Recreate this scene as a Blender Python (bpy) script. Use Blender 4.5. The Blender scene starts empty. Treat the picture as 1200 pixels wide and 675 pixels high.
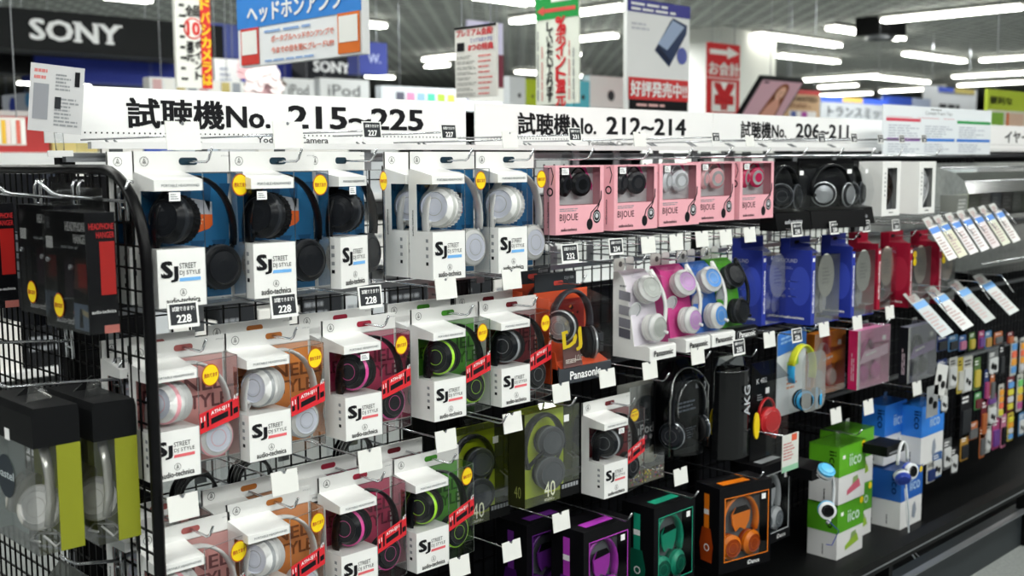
import bpy, math, random
from mathutils import Vector, Matrix
R = random.Random(7)
S = bpy.context.scene
COL = S.collection
PI = math.pi

# ------------------------------------------------------------------ camera
FPX = 1311.4
ax = Vector((1340, 157.5, -FPX)).normalized()
ay = Vector((-1300, 141.5, -FPX)).normalized()
az = ax.cross(ay).normalized()
CAM = Vector((0, 0, 1.26))
ROT = Matrix((ax, ay, az))                 # camera axes -> world
cd = bpy.data.cameras.new('camera')
cam = bpy.data.objects.new('camera', cd)
COL.objects.link(cam)
cam.matrix_world = Matrix.Translation(CAM) @ ROT.to_4x4()
cd.sensor_width = 36
cd.lens = FPX / 1200 * 36
cd.clip_start = .02
cd.dof.use_dof = True
cd.dof.focus_distance = 2.15
cd.dof.aperture_fstop = 4.3
S.camera = cam

# ------------------------------------------------------------------ world, light, exposure
w = bpy.data.worlds.new('world'); S.world = w
w.use_nodes = True
w.node_tree.nodes['Background'].inputs[0].default_value = (.9, .95, 1, 1)
w.node_tree.nodes['Background'].inputs[1].default_value = .09
S.view_settings.view_transform = 'Standard'
S.view_settings.look = 'None'
S.view_settings.exposure = 0.0
S.view_settings.gamma = 1
S.view_settings.use_curve_mapping = False
S.cycles.transparent_max_bounces = 40
S.cycles.max_bounces = 6
S.cycles.diffuse_bounces = 3
S.cycles.glossy_bounces = 3
S.cycles.caustics_reflective = False
S.cycles.caustics_refractive = False
S.cycles.sample_clamp_indirect = 4
LAMP_Z = 3.1
OVERHEAD = [(-1.4, .2, 0), (1.2, .2, 0), (3.8, .2, 0), (6.4, .2, 0), (.6, 3.6, 0), (3.4, 3.6, 0), (6.2, 3.6, 0),
            (-1.4, -2.2, 0), (1.4, -2.2, 0), (4.2, -2.2, 0), (-2.5, 3.6, 0), (1, 7, 0), (5, 7, 0), (9.5, 3, 0), (9.5, -1, 0)]
FAR_FILL = [(9, 8, 0), (13, 6, 0), (13, 11, 0), (18, 8, 0), (18, 13, 0), (24, 12, 0), (8, 14, 0), (12, 17, 0), (5, 12, 0), (24, 7, 0)]  # area lights without fixtures, added to brighten the back of the shop
LAMP_W = 33
for i, (x, y, r) in enumerate(OVERHEAD + FAR_FILL):
    ld = bpy.data.lights.new('ceiling_lamp_and_fill', 'AREA')
    ld.shape = 'RECTANGLE'; ld.size = 2.4; ld.size_y = .25
    ld.energy = LAMP_W * (1.9 if y < -2 else .85 if y < 1 else 1) * (1.5 if x < 0 else 1) if i < len(OVERHEAD) else 150; ld.color = (.97, 1, .98)
    lo = bpy.data.objects.new('ceiling_lamp_and_fill', ld)
    lo.location = (x, y, LAMP_Z - .09); lo.rotation_euler = (0, 0, r)
    COL.objects.link(lo)

# ------------------------------------------------------------------ points of the photograph on planes of the shop
def ray(px, py): return ROT @ Vector((px - 600, 337.5 - py, -FPX))
def at(px, py, Y):
    d = ray(px, py); return CAM + d * ((Y - CAM.y) / d.y)
def atx(px, py, X):
    d = ray(px, py); return CAM + d * ((X - CAM.x) / d.x)
def atz(px, py, Z):
    d = ray(px, py); return CAM + d * ((Z - CAM.z) / d.z)

# ------------------------------------------------------------------ materials
def lin(h):
    c = [int(h[i:i + 2], 16) / 255 for i in (0, 2, 4)]
    return [x / 12.92 if x <= .04045 else ((x + .055) / 1.055) ** 2.4 for x in c] + [1]
MC = {}
def mat(h, rough=.5, metal=0., emit=0., grain=0., scale=60.):
    k = (h, rough, metal, emit, grain, scale)
    if k in MC: return MC[k]
    m = bpy.data.materials.new('m_' + h); m.use_nodes = True
    nt = m.node_tree; b = nt.nodes['Principled BSDF']
    b.inputs['Base Color'].default_value = lin(h)
    b.inputs['Roughness'].default_value = rough
    b.inputs['Metallic'].default_value = metal
    lum = sum(lin(h)[:3]) / 3
    b.inputs['Specular IOR Level'].default_value = .5 if lum > .2 else .14 + 1.8 * lum
    if emit:
        b.inputs['Emission Color'].default_value = lin(h)
        b.inputs['Emission Strength'].default_value = emit
    if grain:
        t = nt.nodes.new('ShaderNodeTexCoord'); n = nt.nodes.new('ShaderNodeTexNoise')
        n.inputs['Scale'].default_value = scale
        nt.links.new(t.outputs['Object'], n.inputs['Vector'])
        r = nt.nodes.new('ShaderNodeMixRGB'); r.blend_type = 'MULTIPLY'; r.inputs[0].default_value = grain
        r.inputs[1].default_value = lin(h)
        nt.links.new(n.outputs['Fac'], r.inputs[2]); nt.links.new(r.outputs[0], b.inputs['Base Color'])
    MC[k] = m
    return m
def clear(name, tint, gloss=1.0, rough=.06):
    m = bpy.data.materials.new(name); m.use_nodes = True
    nt = m.node_tree; nt.nodes.clear()
    o = nt.nodes.new('ShaderNodeOutputMaterial'); mx = nt.nodes.new('ShaderNodeMixShader')
    tr = nt.nodes.new('ShaderNodeBsdfTransparent'); tr.inputs[0].default_value = (*tint, 1)
    gl = nt.nodes.new('ShaderNodeBsdfGlossy'); gl.inputs['Roughness'].default_value = rough
    fr = nt.nodes.new('ShaderNodeLayerWeight'); fr.inputs[0].default_value = .22
    ma = nt.nodes.new('ShaderNodeMath'); ma.operation = 'MULTIPLY_ADD'; ma.use_clamp = True
    ma.inputs[1].default_value = .55 * gloss; ma.inputs[2].default_value = .02 * gloss
    nt.links.new(fr.outputs['Fresnel'], ma.inputs[0]); nt.links.new(ma.outputs[0], mx.inputs[0])
    nt.links.new(tr.outputs[0], mx.inputs[1]); nt.links.new(gl.outputs[0], mx.inputs[2])
    nt.links.new(mx.outputs[0], o.inputs[0])
    return m
CLR = clear('clear_plastic', (.985, .988, .99), 1.15, .1)
CLR2 = clear('soft_clear_plastic', (.955, .965, .97), 1.5, .12)
EDGE = clear('plastic_edge_glint', (.8, .82, .84), 3.0, .2)  # glossy strips put in as highlight lines along clear plastic edges
EDGE.node_tree.nodes['Math'].inputs[2].default_value = .3
SMOKE = clear('smoky_plastic', (.5, .52, .55), 1.3, .06)
WHITE = mat('f2f2f0', .35, 0, 0, .04, 30); WHITE2 = mat('e6e6e6', .5); CARD = mat('fbfbfb', .6)
BLACK = mat('0c0c0e', .35); SOFTBLACK = mat('1b1c20', .6); DARK = mat('2a2c31', .5)
CHROME = mat('d8dade', .18, .95); STEEL = mat('8d9094', .4, .8); WIRE = mat('0b0b0c', .4); FRAME = mat('0c0c0e', .35)
INK = mat('16161a', .6); GREYINK = mat('8f9296', .6); RED = mat('d8202c', .5); YEL = mat('f8d70e', .5); ORG = mat('e8641c', .5)
SILV = mat('b9bcc0', .3, .6); WPL = mat('e9e9e8', .25); GREYP = mat('6b6e73', .4); PAPER = mat('f6f6f2', .8)

# ------------------------------------------------------------------ mesh builder
TX = {}
def text_geo(s):
    k = s
    if k in TX: return TX[k]
    c = bpy.data.curves.new('lettering', 'FONT'); c.body = s; c.resolution_u = 2
    o = bpy.data.objects.new('lettering', c); COL.objects.link(o)
    bpy.context.view_layer.update()
    me = bpy.data.meshes.new_from_object(o.evaluated_get(bpy.context.evaluated_depsgraph_get()))
    vs = [(v.co.x, v.co.y) for v in me.vertices]; fs = [tuple(p.vertices) for p in me.polygons]
    bpy.data.objects.remove(o); bpy.data.curves.remove(c); bpy.data.meshes.remove(me)
    x0 = min(v[0] for v in vs); x1 = max(v[0] for v in vs); y0 = min(v[1] for v in vs); y1 = max(v[1] for v in vs)
    TX[k] = ([(v[0] - x0, v[1] - y0) for v in vs], fs, x1 - x0, y1 - y0)
    return TX[k]

class MB:
    def __init__(s): s.v = []; s.f = []; s.mi = []; s.ms = []; s.sm = []; s.T = None
    def add(s, vs, fs, m, smooth=False):
        b = len(s.v)
        if s.T is not None: vs = [s.T @ Vector(v) for v in vs]
        s.v += [tuple(v) for v in vs]
        if m not in s.ms: s.ms.append(m)
        i = s.ms.index(m)
        for f in fs: s.f.append([b + q for q in f]); s.mi.append(i); s.sm.append(smooth)
        return s
    def box(s, x0, x1, y0, y1, z0, z1, m):
        v = [(x, y, z) for x in (x0, x1) for y in (y0, y1) for z in (z0, z1)]
        return s.add(v, [(0, 1, 3, 2), (4, 6, 7, 5), (0, 4, 5, 1), (2, 3, 7, 6), (0, 2, 6, 4), (1, 5, 7, 3)], m)
    def prism(s, pts, vec, m):
        n = len(pts); p = [Vector(q) for q in pts]; d = Vector(vec)
        return s.add(p + [q + d for q in p], [tuple(range(n))[::-1], tuple(range(n, 2 * n))] + [(i, (i + 1) % n, n + (i + 1) % n, n + i) for i in range(n)], m)
    def plate(s, pts2, y0, y1, m): return s.prism([(x, y0, z) for x, z in pts2], (0, y1 - y0, 0), m)
    def quad(s, a, b, c, d, m): return s.add([a, b, c, d], [(0, 1, 2, 3)], m)
    def sweep(s, path, rx, ry, m, wdir=None, n=8, caps=True):
        P = [Vector(p) for p in path]; vs = []; fs = []
        prev = None
        for i, p in enumerate(P):
            t = (P[min(i + 1, len(P) - 1)] - P[max(i - 1, 0)]).normalized()
            if wdir is not None: a = Vector(wdir)
            else: a = prev if prev is not None else (Vector((0, 0, 1)) if abs(t.z) < .8 else Vector((1, 0, 0)))
            a = (a - t * a.dot(t)).normalized(); prev = a; b = t.cross(a)
            for k in range(n):
                q = 2 * PI * k / n + PI / n
                vs.append(p + a * (rx * math.cos(q)) + b * (ry * math.sin(q)))
        for i in range(len(P) - 1):
            for k in range(n): fs.append((i * n + k, i * n + (k + 1) % n, (i + 1) * n + (k + 1) % n, (i + 1) * n + k))
        if caps: fs += [tuple(range(n))[::-1], tuple(range((len(P) - 1) * n, len(P) * n))]
        return s.add(vs, fs, m, n > 4)
    def wire(s, path, r, m, n=6): return s.sweep(path, r, r, m, None, n)
    def lathe(s, prof, c, axis, ms, n=26):
        a = Vector(axis).normalized(); u = a.orthogonal().normalized(); v = a.cross(u); c = Vector(c)
        for i in range(len(prof) - 1):
            (r0, h0), (r1, h1) = prof[i], prof[i + 1]
            vs = []
            for r, h in ((r0, h0), (r1, h1)):
                for k in range(n):
                    q = 2 * PI * k / n; vs.append(c + a * h + (u * math.cos(q) + v * math.sin(q)) * max(r, 1e-5))
            s.add(vs, [(k, (k + 1) % n, n + (k + 1) % n, n + k) for k in range(n)], ms[min(i, len(ms) - 1)] if isinstance(ms, (list, tuple)) else ms, True)
        return s
    def disc(s, c, axis, r, m, n=24, sq=1.0):
        a = Vector(axis).normalized(); u = a.cross(Vector((0, 0, 1)))
        u = u.normalized() if u.length > .1 else Vector((1, 0, 0)); v = a.cross(u); c = Vector(c)
        return s.add([c + (u * math.cos(2 * PI * k / n) * sq + v * math.sin(2 * PI * k / n)) * r for k in range(n)], [tuple(range(n))], m)
    def ring(s, c, axis, r0, r1, m, n=24):
        a = Vector(axis).normalized(); u = a.cross(Vector((0, 0, 1)))
        u = u.normalized() if u.length > .1 else Vector((1, 0, 0)); v = a.cross(u); c = Vector(c)
        vs = [c + (u * math.cos(2 * PI * k / n) + v * math.sin(2 * PI * k / n)) * r for r in (r0, r1) for k in range(n)]
        return s.add(vs, [(k, (k + 1) % n, n + (k + 1) % n, n + k) for k in range(n)], m)
    def text(s, t, o, u, v, h, m, w=None, bold=.0, ctr=False):
        vs, fs, W, H = text_geo(t)
        u = Vector(u); v = Vector(v); o = Vector(o); ky = h / H; kx = (w / W) if w else ky
        if ctr: o = o - u * (W * kx / 2) - v * (h / 2)
        b = max(bold, 0) * 1.1
        nn = u.cross(v).normalized() * max(.00012, h * .004)
        for i, (dx, dy) in enumerate(((b, b * .6), (-b, b * .6), (b, -b * .6), (-b, -b * .6)) if b else ((0, 0),)):
            s.add([o + nn * i + u * ((x + dx) * kx) + v * ((y + dy) * ky) for x, y in vs], fs, m)
        return s
    def bars(s, o, u, v, w, h, n, m, seed=1):
        q = random.Random(seed); u = Vector(u); v = Vector(v); o = Vector(o); p = h / n
        for i in range(n):
            a = o + v * (h - (i + .75) * p); ww = w * q.uniform(.6, 1)
            x = 0.
            while x < ww - 1e-6:
                l = min(q.uniform(.1, .3) * w, ww - x)
                s.quad(a + u * x, a + u * (x + l * .85), a + u * (x + l * .85) + v * (p * .5), a + u * x + v * (p * .5), m); x += l
        return s
    def out(s, name, parent=None, loc=None, rz=0):
        me = bpy.data.meshes.new(name); me.from_pydata(s.v, [], s.f); me.update()
        for m in s.ms: me.materials.append(m)
        me.polygons.foreach_set('material_index', s.mi); me.polygons.foreach_set('use_smooth', s.sm)
        o = bpy.data.objects.new(name, me); COL.objects.link(o)
        if parent is not None: o.parent = parent
        if loc is not None: o.location = loc
        if rz: o.rotation_euler = (0, 0, rz)
        return o
def tag(o, label, cat, group=None):
    o['label'] = label; o['category'] = cat
    if group: o['group'] = group
    return o
def thing(name, label, cat, loc, group=None, rz=0):
    o = bpy.data.objects.new(name, None); COL.objects.link(o); o.empty_display_size = .02
    o.location = loc; o.rotation_euler = (0, 0, rz)
    return tag(o, label, cat, group)
def struct(o): o['kind'] = 'structure'; return o
X, Y, Z = Vector((1, 0, 0)), Vector((0, 1, 0)), Vector((0, 0, 1))
LX = Vector((0, -1, 0))            # reading direction on faces that look towards -X
def rr(x0, x1, z0, z1, r, n=4):
    out = []
    for cx, cz, a in ((x1 - r, z1 - r, 0), (x0 + r, z1 - r, 90), (x0 + r, z0 + r, 180), (x1 - r, z0 + r, 270)):
        for k in range(n + 1):
            q = math.radians(a + 90 * k / n); out.append((cx + r * math.cos(q), cz + r * math.sin(q)))
    return out
def arc(c, rx, rz, a0, a1, n=16, y=0, dy=0):
    return [(c[0] + rx * math.cos(math.radians(a0 + (a1 - a0) * k / n)), c[1] + y + dy * k / n, c[2] + rz * math.sin(math.radians(a0 + (a1 - a0) * k / n))) for k in range(n + 1)]

# ------------------------------------------------------------------ the shop shell
def floor_mat():
    m = mat('9a9e9c', .45, 0, 0, .5, 90); return m
f = struct(MB().box(-12, 46, -8, 40, -.05, 0, floor_mat()).out('floor'))
def ceil_mat():
    m = bpy.data.materials.new('ceiling_lattice'); m.use_nodes = True
    nt = m.node_tree; b = nt.nodes['Principled BSDF']; b.inputs['Roughness'].default_value = .9
    t = nt.nodes.new('ShaderNodeTexCoord'); br = nt.nodes.new('ShaderNodeTexBrick')
    br.offset = .5; br.inputs['Scale'].default_value = 1
    br.inputs['Color1'].default_value = lin('505250'); br.inputs['Color2'].default_value = lin('767874'); br.inputs['Mortar'].default_value = lin('b9bcb6')
    br.inputs['Brick Width'].default_value = .34; br.inputs['Row Height'].default_value = .17; br.inputs['Mortar Size'].default_value = .03
    nt.links.new(t.outputs['Object'], br.inputs['Vector']); nt.links.new(br.outputs['Color'], b.inputs['Base Color'])
    return m
struct(MB().box(-12, 46, -8, 40, 3.2, 3.26, ceil_mat()).out('ceiling'))
struct(MB().box(-12, 46, 40, 40.1, -.05, 3.26, mat('6a6d70', .9, 0, 0, .3, 3)).out('wall_back'))
struct(MB().box(46, 46.1, -8, 40, -.05, 3.26, mat('5a5d60', .9, 0, 0, .3, 3)).out('wall_right'))
struct(MB().box(-12.1, -12, -8, 40, -.05, 3.26, mat('8a8d90', .9, 0, 0, .3, 3)).out('wall_left'))
struct(MB().box(-12, 46, -8.1, -8, -.05, 3.26, mat('8a8d90', .9, 0, 0, .3, 3)).out('wall_front'))
# white pillar behind the register sign
struct(MB().box(13.9, 15.4, 9.75, 11.2, 0, 3.2, mat('d6d7d2', .8, 0, 0, .05, 4)).out('trim_1'))

# ------------------------------------------------------------------ ceiling tubes that show
TUBE = mat('fffff4', .5, 0, 14.0); HOUS = mat('dcdcd8', .6)
def lamp(px0, px1, dirn, label, group, length=None):
    a = atz(px0[0], px0[1], LAMP_Z); b = atz(px1[0], px1[1], LAMP_Z)
    if dirn == 'x': L = abs(b.x - a.x); lo, y = min(a.x, b.x), a.y
    else: L = abs(b.y - a.y); lo, y = min(a.y, b.y), a.x
    if length: L = length
    t = thing('ceiling_light', label, 'light', ((lo + L / 2, y, LAMP_Z - .05) if dirn == 'x' else (y, lo + L / 2, LAMP_Z - .05)), group, 0 if dirn == 'x' else PI / 2)
    h = L / 2
    MB().prism([(-h, -.1, .1), (-h, .1, .1), (-h, .07, .15), (-h, -.07, .15)], (2 * h, 0, 0), HOUS).out('housing', t)
    for s in (-.055, .055):
        MB().sweep([(-h + .03, s, .06), (h - .03, s, .06)], .024, .024, TUBE, None, 8).out('tube', t)
    return t
GA, GB = 'ceiling tubes running across the aisles', 'ceiling tubes running along the aisles'
LY = [((1033, 26), (1200, 10), 'bright ceiling tube light nearest the top right corner, running out of frame', None),
      ((1148, 72), (1215, 65), 'ceiling tube light cut by the right frame edge, below the dark vent', None),
      ((1116, 91), (1197, 85), 'upper of the two parallel ceiling tubes above the green poster', None),
      ((1122, 101), (1194, 96), 'lower of the two parallel ceiling tubes above the green poster', None),
      ((940, 95), (1027, 89), 'long ceiling tube light above the WANTED poster', None),
      ((959, 103), (1012, 101), 'short far ceiling tube light just below a longer one, above the transmitter sign', None),
      ((958, 113), (1012, 109), 'farthest ceiling tube light touching the top of the transmitter sign', None),
      ((1031, 108), (1095, 103), 'far ceiling tube light above the white foam tips chart', None),
      ((600, 27), (735, 10), 'long ceiling tube light passing behind the green arrow banner', None),
      ((645, 51), (735, 44), 'ceiling tube light running from the points banner behind the player poster', None),
      ((679, 64), (736, 70), 'thin ceiling tube light left of the player poster, third from the top', None),
      ((497, 71), (545, 65), 'upper far ceiling tube light behind the paper list', None),
      ((500, 79), (545, 78), 'lower far ceiling tube light behind the paper list', None)]
for a, b, l, g in LY: lamp(a, b, 'y', l, g)
LXS = [((886, 42), (980, 55), 'ceiling tube light right of the white pillar, upper of two', None),
       ((912, 66), (977, 74), 'ceiling tube light right of the white pillar, lower of two', None),
       ((972, 34), (1067, 46), 'ceiling tube light crossed by the dark ceiling box', None),
       ((1061, 64), (1130, 73), 'ceiling tube light alone right of the dark ceiling box', None),
       ((1022, 91), (1075, 98), 'far ceiling tube light slanting above the foam tips chart', None),
       ((398, 27), (461, 31), 'ceiling tube light right of the blue headphone amp sign', None),
       ((103, 57), (205, 66), 'ceiling tube light just under the black SONY board', None),
       ((20, 98), (112, 101), 'ceiling tube light showing along the top of the header, far left', None),
       ((0, 85), (32, 87), 'ceiling tube light at the left frame edge under the black SONY board', None),
       ((396, 88), (460, 92), 'ceiling tube light just above the white music player boards', None),
       ((122, -3), (172, 4), 'ceiling tube light cut by the top frame edge above the SONY board', None),
       ((555, -3), (622, 6), 'ceiling tube light cut by the top frame edge left of the green banner', None),
       ((605, 85), (688, 90), 'far ceiling tube light passing behind the points banner', None)]
for a, b, l, g in LXS: lamp(a, b, 'x', l, g)
for i, (x, y, r) in enumerate(OVERHEAD):
    t = thing('ceiling_light', 'twin tube ceiling light over the headphone aisles', 'light', (x, y, LAMP_Z - .05), 'overhead tube lights above the aisles', r)
    MB().prism([(-1.2, -.1, .1), (-1.2, .1, .1), (-1.2, .07, .15), (-1.2, -.07, .15)], (2.4, 0, 0), HOUS).out('housing', t)
    for s in (-.055, .055): MB().sweep([(-1.17, s, .06), (1.17, s, .06)], .024, .024, TUBE, None, 8).out('tube', t)
c = atz(1032, 38, 3.0)
t = thing('ceiling_speaker_box', 'black box mounted under the ceiling among the tube lights', 'ceiling box', (c.x, c.y, 2.9))
MB().box(-.25, .25, -.25, .25, .05, .3, BLACK).out('housing', t)
MB().lathe([(.2, 0), (.2, .05), (.0, .05)], (0, 0, 0), Z, STEEL).out('grille', t)

# ------------------------------------------------------------------ the gondola: deck, grids, frame, rails, headers
G0, G1, GY = .815, 5.6, 1.98
t = thing('gondola_base', 'long black plinth under the headphone wall with a front rail', 'shelf base', ((G0 + G1) / 2, 1.7, 0))
m = MB(); hx = (G1 - G0) / 2; bd = mat('08090a', .5, 0, 0, .3, 20)
m.box(-hx, hx, -.20, .60, .03, .065, bd).box(-hx, hx, -.34, -.30, .0, .12, mat('2e3336', .5)).box(-hx, hx, .58, .6, 0, .065, bd)
m.out('deck', t)
m = MB().box(-hx, hx, -.36, -.32, .185, .222, bd).box(-hx, hx, -.3605, -.36, .196, .201, STEEL).box(-hx, hx, -.362, -.34, .12, .124, STEEL)
m.out('front_rail', t)
for i in range(6): MB().box(-hx + i * .95, -hx + i * .95 + .02, -.359, -.32, 0, .185, bd).out('bracket', t)
for i in range(8):
    x = 2.95 + i * .27
    o = tag(MB().box(0, .14, 0, .07, 0, .05, mat(('c9cbc8', 'e0e0dc', '9aa0a2')[i % 3], .6)).box(.004, .136, -.0006, 0, .012, .03, mat('6d7276', .6)).out('storage_carton', None, (x, 1.405, .0655 - .065)),
            'pale carton stored in the gap under the front rail of the black plinth', 'carton', 'cartons under the rail of the plinth')
# back grid
def grid(lo, hi, z0, z1, step, stepz, axis, pos, r=.0021):
    m = MB(); n = int((hi - lo) / step)
    for i in range(n + 1):
        a = lo + i * step
        p = (lambda a, z: (a, pos, z)) if axis == 'x' else (lambda a, z: (pos, a, z))
        m.sweep([p(a, z0), p(a, z1)], r, r, WIRE, None, 4, False)
    for k in range(int((z1 - z0) / stepz) + 1):
        z = z0 + k * stepz
        q = pos + (.0032 if axis == 'x' else .0032)
        p = (lambda a: (a, q, z)) if axis == 'x' else (lambda a: (q, a, z))
        m.sweep([p(lo), p(hi)], r, r, WIRE, None, 4, False)
    return m
t = thing('wire_grid', 'black wire grid backing the hooks of the headphone wall', 'grid panel', ((G0 + G1) / 2, GY, .066))
o = MB().box(1.62, G1, GY + .032, GY + .036, .066, .93, SOFTBLACK).box(G0 + .03, 1.62, GY + .032, GY + .036, .066, .46, SOFTBLACK).out('back_panel', t); o.location = -t.location
o = grid(G0 + .03, G1, .07, 1.25, .037, .05, 'x', GY).out('mesh', t); o.location = -t.location
for i in range(6):
    x = G0 + .03 + i * .95
    o = MB().box(x - .014, x + .014, GY + .006, GY + .03, .066, 1.27, FRAME).out('upright', t); o.location = -t.location
for z in (1.262,):
    o = MB().box(G0 + .02, G1, GY - .012, GY + .004, z, z + .016, STEEL).out('top_rail', t); o.location = -t.location
tag(MB().box(1.66, 3.45, GY - .03, GY - .012, 1.05, 1.09, BLACK).out('shelf_strip'), 'black strip behind the hooks below the pink boxes', 'strip')
tag(MB().box(3.66, G1, GY - .034, GY - .03, .80, 1.24, mat('a9aca9', .6, 0, 0, .5, 40)).out('backing_board'), 'pale grey backing board behind the tilted leaflets at the far right', 'board')
for i, z in enumerate((1.285, .985, .715, .44)):
    o = tag(MB().box(G0 + .05, G1, GY - .05, GY - .035, z, z + .012, STEEL if i else WHITE2).out('hook_bar'), 'square steel bar carrying the hooks of the ' + ('top', 'second', 'third', 'lowest')[i] + ' product row', 'bar')
# end panel with rounded tubular frame
t = thing('end_grid_panel', 'black wire grid end panel with a rounded tubular frame', 'grid panel', (.8, 1.61, 0))
pts = [(.8, 1.61, .0), (.8, 1.61, 1.10)] + [(.8, 1.61 + .14 * (1 - math.cos(q * PI / 16)), 1.10 + .15 * math.sin(q * PI / 16)) for q in range(1, 9)] + [(.8, 2.0, 1.25), (.8, 2.36, 1.25)]
pts += [(.8, 2.36 + .14 * math.sin(q * PI / 16), 1.25 - .15 * (1 - math.cos(q * PI / 16))) for q in range(1, 9)] + [(.8, 2.5, 0)]
o = MB().sweep(pts, .0095, .0085, FRAME, (0, 1, 0) if False else (1, 0, 0), 8).out('frame', t); o.location = -t.location
m = MB()
n = 0
yy = 1.625
while yy < 2.49:
    e = min(yy - 1.61, 2.5 - yy); top = 1.25 if e > .14 else 1.10 + .15 * math.sqrt(max(0, 1 - ((.14 - e) / .14) ** 2))
    m.sweep([(.8, yy, .07), (.8, yy, top)], .0021, .0021, WIRE, None, 4, False); yy += .027
for k in range(34):
    z = .075 + k * .0352
    if z < 1.23: m.sweep([(.803, 1.615 + (.0 if z < 1.1 else (.14 - .14 * math.sqrt(max(0, 1 - ((z - 1.1) / .15) ** 2)))), z), (.803, 2.49, z)], .0021, .0021, WIRE, None, 4, False)
o = m.out('mesh', t); o.location = -t.location
# white header boards
def header(px0, px1, txt, words, label):
    a = at(px0, 150, 2.0); b = at(px1, 150, 2.0); L = b.x - a.x
    t = thing('header_sign', label, 'sign', (a.x, 2.0, 1.296))
    MB().box(0, L, 0, .004, 0, .103, mat('fdfdfd', .45)).out('board', t)
    m = MB()
    for s, f0, f1, h in words: m.text(s, (at(f0, 150, 2.0).x - a.x, -.0006, (.034 if h < .05 else .029) if h > .03 else .003), X, Z, h, INK, at(f1, 150, 2.0).x - at(f0, 150, 2.0).x, .025 if h > .03 else .008)
    m.out('lettering', t)
    m = MB(); k = int(L / .0105)
    for i in range(k): m.disc((.02 + i * .0105, -.0007, .019), (0, -1, 0), .0017, INK, 8)
    m.out('dotted_line', t)
    for s in (.06, L - .1): MB().box(s, s + .045, .004, .012, -.03, .03, CLR2).out('clip', t)
    return t
header(52, 546, 0, [('試聴機No.', 150, 316, .055), ('215~225', 339, 495, .046), ('Yodobashi Camera', 301, 384, .0125)], 'long white header board lettered No. 215 to 225 above the boxed DJ headphones')
header(557, 835, 0, [('試聴機No.', 607, 698, .054), ('212~214', 711, 803, .046), ('Yodobashi-Camera', 688, 745, .012)], 'white header board lettered No. 212 to 214 above the pink boxes')
header(836, 1042, 0, [('試聴機No.', 868, 921, .052), ('206~211', 933, 994, .046)], 'white header board lettered No. 206 to 211 right of the pink boxes')
header(1158, 1260, 0, [('イヤーピース', 1178, 1232, .05)], 'white header board lettered for ear pieces at the right frame edge')
# info card clipped to the corner of the first header
a = at(32, 152, 1.93)
t = thing('info_card', 'small grey leaflet card clipped tilted to the left end of the long header', 'card', (a.x, 1.93, a.z), None, -.35)
m = MB(); m.T = Matrix.Rotation(.1, 4, 'Y')
m.box(0, .085, 0, .002, 0, .113, mat('c9c9cb', .7)); m.out('card', t)
m = MB(); m.T = Matrix.Rotation(.1, 4, 'Y')
m.bars((.006, -.0006, .085), X, Z, .03, .022, 2, mat('d07a78'), 3).bars((.04, -.0006, .07), X, Z, .025, .03, 5, GREYINK, 4).bars((.04, -.0006, .01), X, Z, .04, .05, 8, GREYINK, 5)
m.quad((.006, -.0006, .02), (.03, -.0006, .02), (.03, -.0006, .08), (.006, -.0006, .08), mat('8d8f96')).quad((.07, -.0007, .08), (.078, -.0007, .08), (.078, -.0007, .105), (.07, -.0007, .105), INK)
m.quad((.04, -.0007, .04), (.05, -.0007, .04), (.05, -.0007, .06), (.04, -.0007, .06), DARK)
m.out('print', t)
MB().sweep([(.05, .004, -.035), (.048, .004, .012)], .008, .004, CLR2).box(.03, .07, -.01, .02, -.045, -.035, WPL).out('clip', t)

# ------------------------------------------------------------------ headphones (used inside the packs)
def cup(m, c, axis, r, d, body, ring, face, cush):
    m.lathe([(r * .3, -d * .5), (r * .8, -d * .5), (r * .98, -d * .4), (r * .98, -d * .15), (r * .9, -d * .1)], c, axis, cush)
    m.lathe([(r * .9, -d * .1), (r, -d * .02), (r, d * .16)], c, axis, body)
    m.lathe([(r, d * .16), (r * 1.02, d * .18), (r * 1.02, d * .26), (r * .94, d * .3)], c, axis, ring)
    m.lathe([(r * .94, d * .3), (r * .8, d * .42), (r * .74, d * .5)], c, axis, body)
    m.lathe([(r * .74, d * .5), (r * .7, d * .46), (r * .3, d * .52), (0, d * .52)], c, axis, face)
    m.ring(Vector(c) + Vector(axis).normalized() * d * .512, axis, r * .42, r * .45, ring)
def headphones(parent, band, wdir, bw, bt, mats, cups, ribs=False, name='headphones'):
    bm, body, ring, face, cush = mats
    o = MB().sweep(band, bw, bt, bm, wdir, 10)
    for e, (c, axis, r, d) in zip((band[0], band[-1]), cups):
        c = Vector(c); e = Vector(e); ae = Vector(axis).normalized()
        o.sweep([e, e.lerp(c + ae * d * .3, .45), c + ae * d * .32 + (e - c).normalized() * r * .86], r * .13, r * .1, bm, None, 8)
    p = o.out(name, parent)
    for c, axis, r, d in cups:
        m = MB(); cup(m, c, axis, r, d, body, ring, face, cush)
        if ribs:
            a = Vector(axis).normalized(); u = a.orthogonal().normalized(); v = a.cross(u)
            for k in range(30):
                q = 2 * PI * k / 30; dv = u * math.cos(q) + v * math.sin(q)
                m.sweep([Vector(c) + dv * r - a * d * .38, Vector(c) + dv * r - a * d * .12], .0014, .0014, body, None, 4)
        m.out('ear_cup', p)
    return p
HB = (mat('101216', .28), mat('15171b', .3), mat('2b2e33', .3), mat('1d1f24', .35), mat('141416', .7))
def hp_black(ring): return (HB[0], HB[1], mat(ring, .3), HB[3], HB[4])
HW = (WPL, WPL, mat('bfc1c4', .25, .4), mat('dfe2ea', .3), mat('cfcfcf', .6))
def hp_white(ring): return (WPL, WPL, mat(ring, .3), mat('dde0ee', .3), mat('d5d5d5', .6))

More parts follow.
